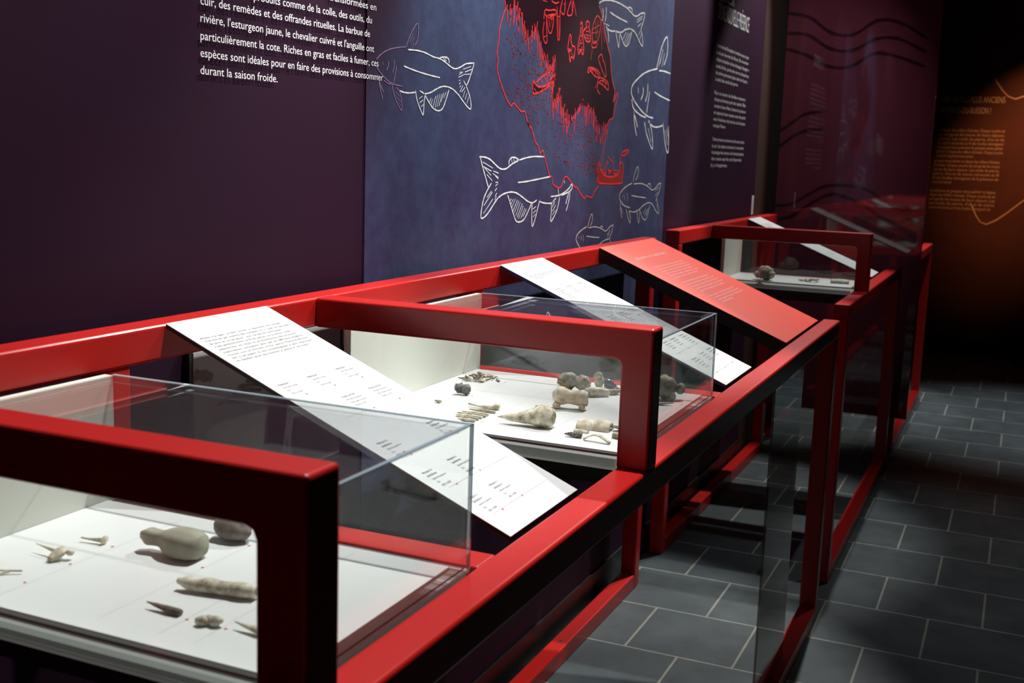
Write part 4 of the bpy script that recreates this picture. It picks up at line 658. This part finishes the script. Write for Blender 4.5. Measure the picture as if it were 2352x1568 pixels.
bm = merge(loft((1.6470, .3380), (1.6600, .4290), Z2, [(0, .0008, .0008, .0105), (0, .0042, .0038, .0110), (.0, .0080, .0068, .0115), (.0005, .0105, .0086, .0125), (.001, .0120, .0105, .0140), (.001, .0150, .0140, .0165), (.001, .0185, .0170, .0178), (0, .0180, .0168, .0176), (0, .0150, .0140, .0172)], seg=22, n=40, nz=.14, ns=55),
           rock((1.6680, -.415, .0265), (.0075, .006, .0075), 4, .2))
o = finish('hoof_core', bm, M['bone'], 'large pointed cream bone with a hollow thick end, front of the second case', 'bone', Z2)
kid(o, 'socket', rock((1.6602, -.4290, .0172), (.0120, .0020, .0110), 7, .15), M['bone_brown'], Z2); kid(o, 'pit', rock((1.6575, -.403, .0335), (.0025, .0042, .0016), 5, .1), M['bone_dark'], Z2)
bm = merge(loft((1.8060, .3700), (1.8190, .4290), Z2, [(0, .008, .008, .0200), (0, .0160, .0150, .0215), (0, .0165, .0160, .0210), (0, .0130, .0125, .0205), (0, .0118, .0115, .0190), (0, .0135, .0130, .0190), (0, .0150, .0150, .0190), (0, .0110, .0110, .0190)], seg=24, n=36, nz=.07, ns=45),
           rock((1.798, -.380, .006), (.0055, .007, .0065), 9, .15), rock((1.806, -.424, .006), (.006, .006, .0062), 10, .15))
o = finish('toe_bone', bm, M['bone_pale'], 'waisted pale toe bone with a saddle-shaped end, centre of the second case', 'bone', Z2)
kid(o, 'socket', rock((1.8255, -.4287, .0265), (.0055, .0022, .0062), 7, .2), M['bone_brown'], Z2); kid(o, 'socket', rock((1.8145, -.4290, .0125), (.0050, .0020, .0055), 3, .2), M['bone_brown'], Z2)
bm = merge(rock((1.955, -.340, .0165), (.018, .0190, .0165), 11, .32, 2.0), rock((1.962, -.366, .0150), (.015, .015, .0145), 12, .28, 2.0))
finish('knuckle_bone', bm, M['bone_brown'], 'brown pitted knuckle bone behind the toe bone', 'bone', Z2)
bm = loft((1.9230, .3870), (1.9480, .4230), Z2, [(0, .0075, .0065, .0085), (0, .0095, .0085, .0088), (0, .0085, .0080, .0085), (0, .0062, .0060, .0070)], nz=.07)
finish('shaft_bone', bm, M['bone_pale'], 'smooth pale bone shaft just right of the brown knuckle bone', 'bone', Z2)
bm = merge(loft((1.9600, .4200), (1.9800, .4390), Z2, [(0, .0058, .0050, .0055), (0, .0052, .0048, .0055), (0, .002, .002, .006)], nz=.2, ns=120), rock((1.980, -.428, .0085), (.004, .005, .004), 3, .3))
finish('bone_tip', bm, M['bone_grey'], 'grey broken bone tip at the right end of the pale shaft', 'bone', Z2)
bm = merge(rock((2.010, -.382, .012), (.0095, .0090, .0120), 14, .2), rock((2.008, -.380, .024), (.0075, .0085, .0070), 15, .15))
finish('vertebra', bm, M['bone_pale'], 'upright pale grey vertebra at the back beside the blue-grey slate point', 'bone', Z2)
bm = loft((2.0190, .3890), (2.0260, .4130), Z2, [(0, .008, .0075, .010), (0, .0085, .0085, .0095), (0, .006, .0055, .007), (0, .002, .002, .003)], nz=.08)
finish('slate_point', bm, M['metal_g'], 'shiny blue-grey slate point at the back of the second case', 'stone tool', Z2)
def plate(a, b, wdt, arch, th, seed, n=14, k=8):
    A = Vector((a[0], -a[1], 0)); B = Vector((b[0], -b[1], 0)); t = B-A; L = t.length; t.normalize(); lat = Vector((-t.y, t.x, 0)); bm = bmesh.new(); g = {}
    for s in (0, 1):
        for i in range(n):
            for j in range(k):
                u = i/(n-1); v = j/(k-1)*2-1; e_ = 1+.10*noise.noise(Vector((u*4, v*2, seed)))
                g[s, i, j] = bm.verts.new(A+t*(L*u+.003*noise.noise(Vector((v*3, seed, 1)))*(1 if i in (0, n-1) else 0))+lat*(wdt*v*e_*(.86+.14*math.sin(math.pi*u)))+Vector((0, 0, arch*(1-v*v*.9)*(.75+.25*math.sin(math.pi*u))+s*th)))
    for i in range(n-1):
        for j in range(k-1):
            bm.faces.new((g[1, i, j], g[1, i+1, j], g[1, i+1, j+1], g[1, i, j+1])); bm.faces.new((g[0, i, j+1], g[0, i+1, j+1], g[0, i+1, j], g[0, i, j]))
    for i in range(n-1):
        bm.faces.new((g[0, i, 0], g[0, i+1, 0], g[1, i+1, 0], g[1, i, 0])); bm.faces.new((g[1, i, k-1], g[1, i+1, k-1], g[0, i+1, k-1], g[0, i, k-1]))
    for j in range(k-1):
        bm.faces.new((g[1, 0, j], g[1, 0, j+1], g[0, 0, j+1], g[0, 0, j])); bm.faces.new((g[0, n-1, j], g[0, n-1, j+1], g[1, n-1, j+1], g[1, n-1, j]))
    bmesh.ops.recalc_face_normals(bm, faces=bm.faces); return bm
bm = merge(plate((1.6930, .4600), (1.6960, .4900), .019, .0125, .0032, 2), plate((1.6950, .4875), (1.6960, .5160), .0165, .0135, .0034, 5))
finish('curved_plate', bm, M['bone_pale'], 'pale curved bone plate mended from two pieces, right front of the second case', 'bone plate', Z2)
bm = plate((1.6620, .4660), (1.6590, .4900), .0045, .003, .0016, 7)
finish('bone_splinter', bm, M['bone'], 'thin cream splinter between the mended plate and the dark ridged point', 'bone splinter', Z2)
bm = loft((1.6230, .4640), (1.6245, .4920), Z2, [(0, .0010, .0010, .004), (0, .0030, .0030, .0042), (0, .0042, .0040, .0045), (0, .0046, .0044, .0046), (0, .0044, .0042, .0046)], nz=.1, ns=220)
finish('ridged_point', bm, M['tooth_dark'], 'small black ridged point near the front of the second case', 'tooth', Z2)
bm = loft((1.6150, .4990), (1.6120, .5430), Z2, [(0, .0040, .0022, .0025), (.0012, .0044, .0018, .0075), (.002, .0046, .0017, .0105), (.0012, .0046, .0018, .0098), (0, .0046, .0020, .0062), (-.001, .0036, .0022, .0022)], nz=.05)
finish('curved_rib', bm, M['bone'], 'short arched rib piece lying in front of the mended plate', 'bone', Z2)
finish('bone_flake', shard((1.7000, -.528, .006), .030, .020, .005, 1.4, .3, 21), M['bone'], 'angular bone flake partly hidden by the middle bracket post, upper of two', 'bone flake', Z2)
finish('bone_flake', shard((1.6540, -.540, .006), .026, .018, .007, 1.2, .15, 22), M['bone_grey'], 'angular bone flake partly hidden by the middle bracket post, lower of two', 'bone flake', Z2)
bm = merge(rock((1.978, -.520, .0225), (.0185, .0200, .0215), 17, .2, 1.8), rock((1.990, -.545, .020), (.0095, .0085, .0105), 18, .15), rock((1.970, -.536, .009), (.006, .007, .008), 19, .2), rock((1.962, -.500, .030), (.010, .012, .008), 20, .2))
o = finish('vertebra', bm, M['bone_brown'], 'large tan vertebra right of the middle bracket post', 'bone', Z2)
bm = loft((1.925, .515), (1.934, .548), Z2, [(0, .003, .0015, .002), (0, .0052, .002, .003), (0, .004, .0018, .004), (0, .001, .001, .005)], nz=.08)
finish('bone_splinter', bm, M['bone_grey'], 'pale splinter lying below the large tan vertebra', 'bone splinter', Z2)
# far case
bm = merge(rock((4.185, -.242, .020), (.030, .028, .024), 31, .3, 1.8), rock((4.176, -.262, .014), (.018, .016, .016), 32, .3), rock((4.19, -.22, .012), (.02, .02, .014), 33, .3))
finish('antler_lump', bm, M['bone_grey'], 'lumpy grey-white bone, leftmost in the small far case', 'bone', Z3)
bm = merge(*[shard((4.245+R.uniform(-.025, .02), -.392+R.uniform(-.026, .026), .004+R.uniform(0, .012)), .034, .02, .005, R.uniform(0, 3), R.uniform(-.4, .4), 60+i) for i in range(7)])
finish('jaw_piece', bm, M['shell_g'], 'greenish toothed jaw piece in the middle of the small far case', 'bone', Z3)
bm = merge(plate((4.262, .465), (4.272, .528), .024, .012, .004, 12), loft((4.25, .47), (4.255, .52), Z3, [(0, .004, .003, .003), (0, .006, .004, .004), (0, .003, .003, .003)]))
finish('turtle_plate', bm, M['shell_g'], 'flat curved greenish plate, rightmost in the small far case', 'bone plate', Z3)
# ------------------------------------------------------------------ far amber wall text
XB = X1-.0012
def onfar(u, v): return (XB, -u, v)
fr = thing('wall_lettering', 'amber-lit heading and three brown paragraphs on the far dark wall', 'lettering', (XB, -.47, 1.2))
rel = lambda fn: (lambda u, v: tuple(Vector(fn(u, v))-Vector((XB, -.47, 1.2))))
link('heading', lettering([("LES OUTILS PLUS ANCIENS", .467, 1.812, .062, .418), ("À POINTE-DU-BUISSON ?", .463, 1.735, .062, .335)], rel(onfar)), M['amber_ink'], fr)
words = "Les outils de pierre, d'os et de cuivre retrouvés au fil des fouilles témoignent de la présence de groupes venus pêcher ici depuis des milliers d'années. Chaque couche de sol garde les traces de leurs séjours.".split()
def lines(n, u, v, step, wd, last):
    out = []; k = n*3
    for i in range(n):
        s = ' '.join(words[(k+j) % len(words)] for j in range(8)); k += 7
        out.append((s, u, v-step*i, .030, wd if i < n-1 else last))
    return out
for n_, u, v, last in ((7, .458, 1.605, .25), (6, .446, 1.385, .13), (5, .436, 1.205-.035, .42)):
    link('paragraph', lettering(lines(n_, u, v, .0305, .445, last), rel(onfar)), M['amber_body'], fr)
for nm, st, z_ in (('lower', [(.72, 1.10), (.84, .95), (1.1, 1.16)], 1.05), ('upper', [(.8, 1.98), (.95, 1.84), (1.2, 2.0)], 1.9)):
    g = link('wall_drawing', ribbon([st], .009, lambda u, v: (0, -u+.9, v-z_)), M['amber_body'], None, (X1-.0010, -.9, z_))
    tag(g, 'faint brown angular line drawing on the far amber-lit wall, %s of the two' % nm, 'drawing')
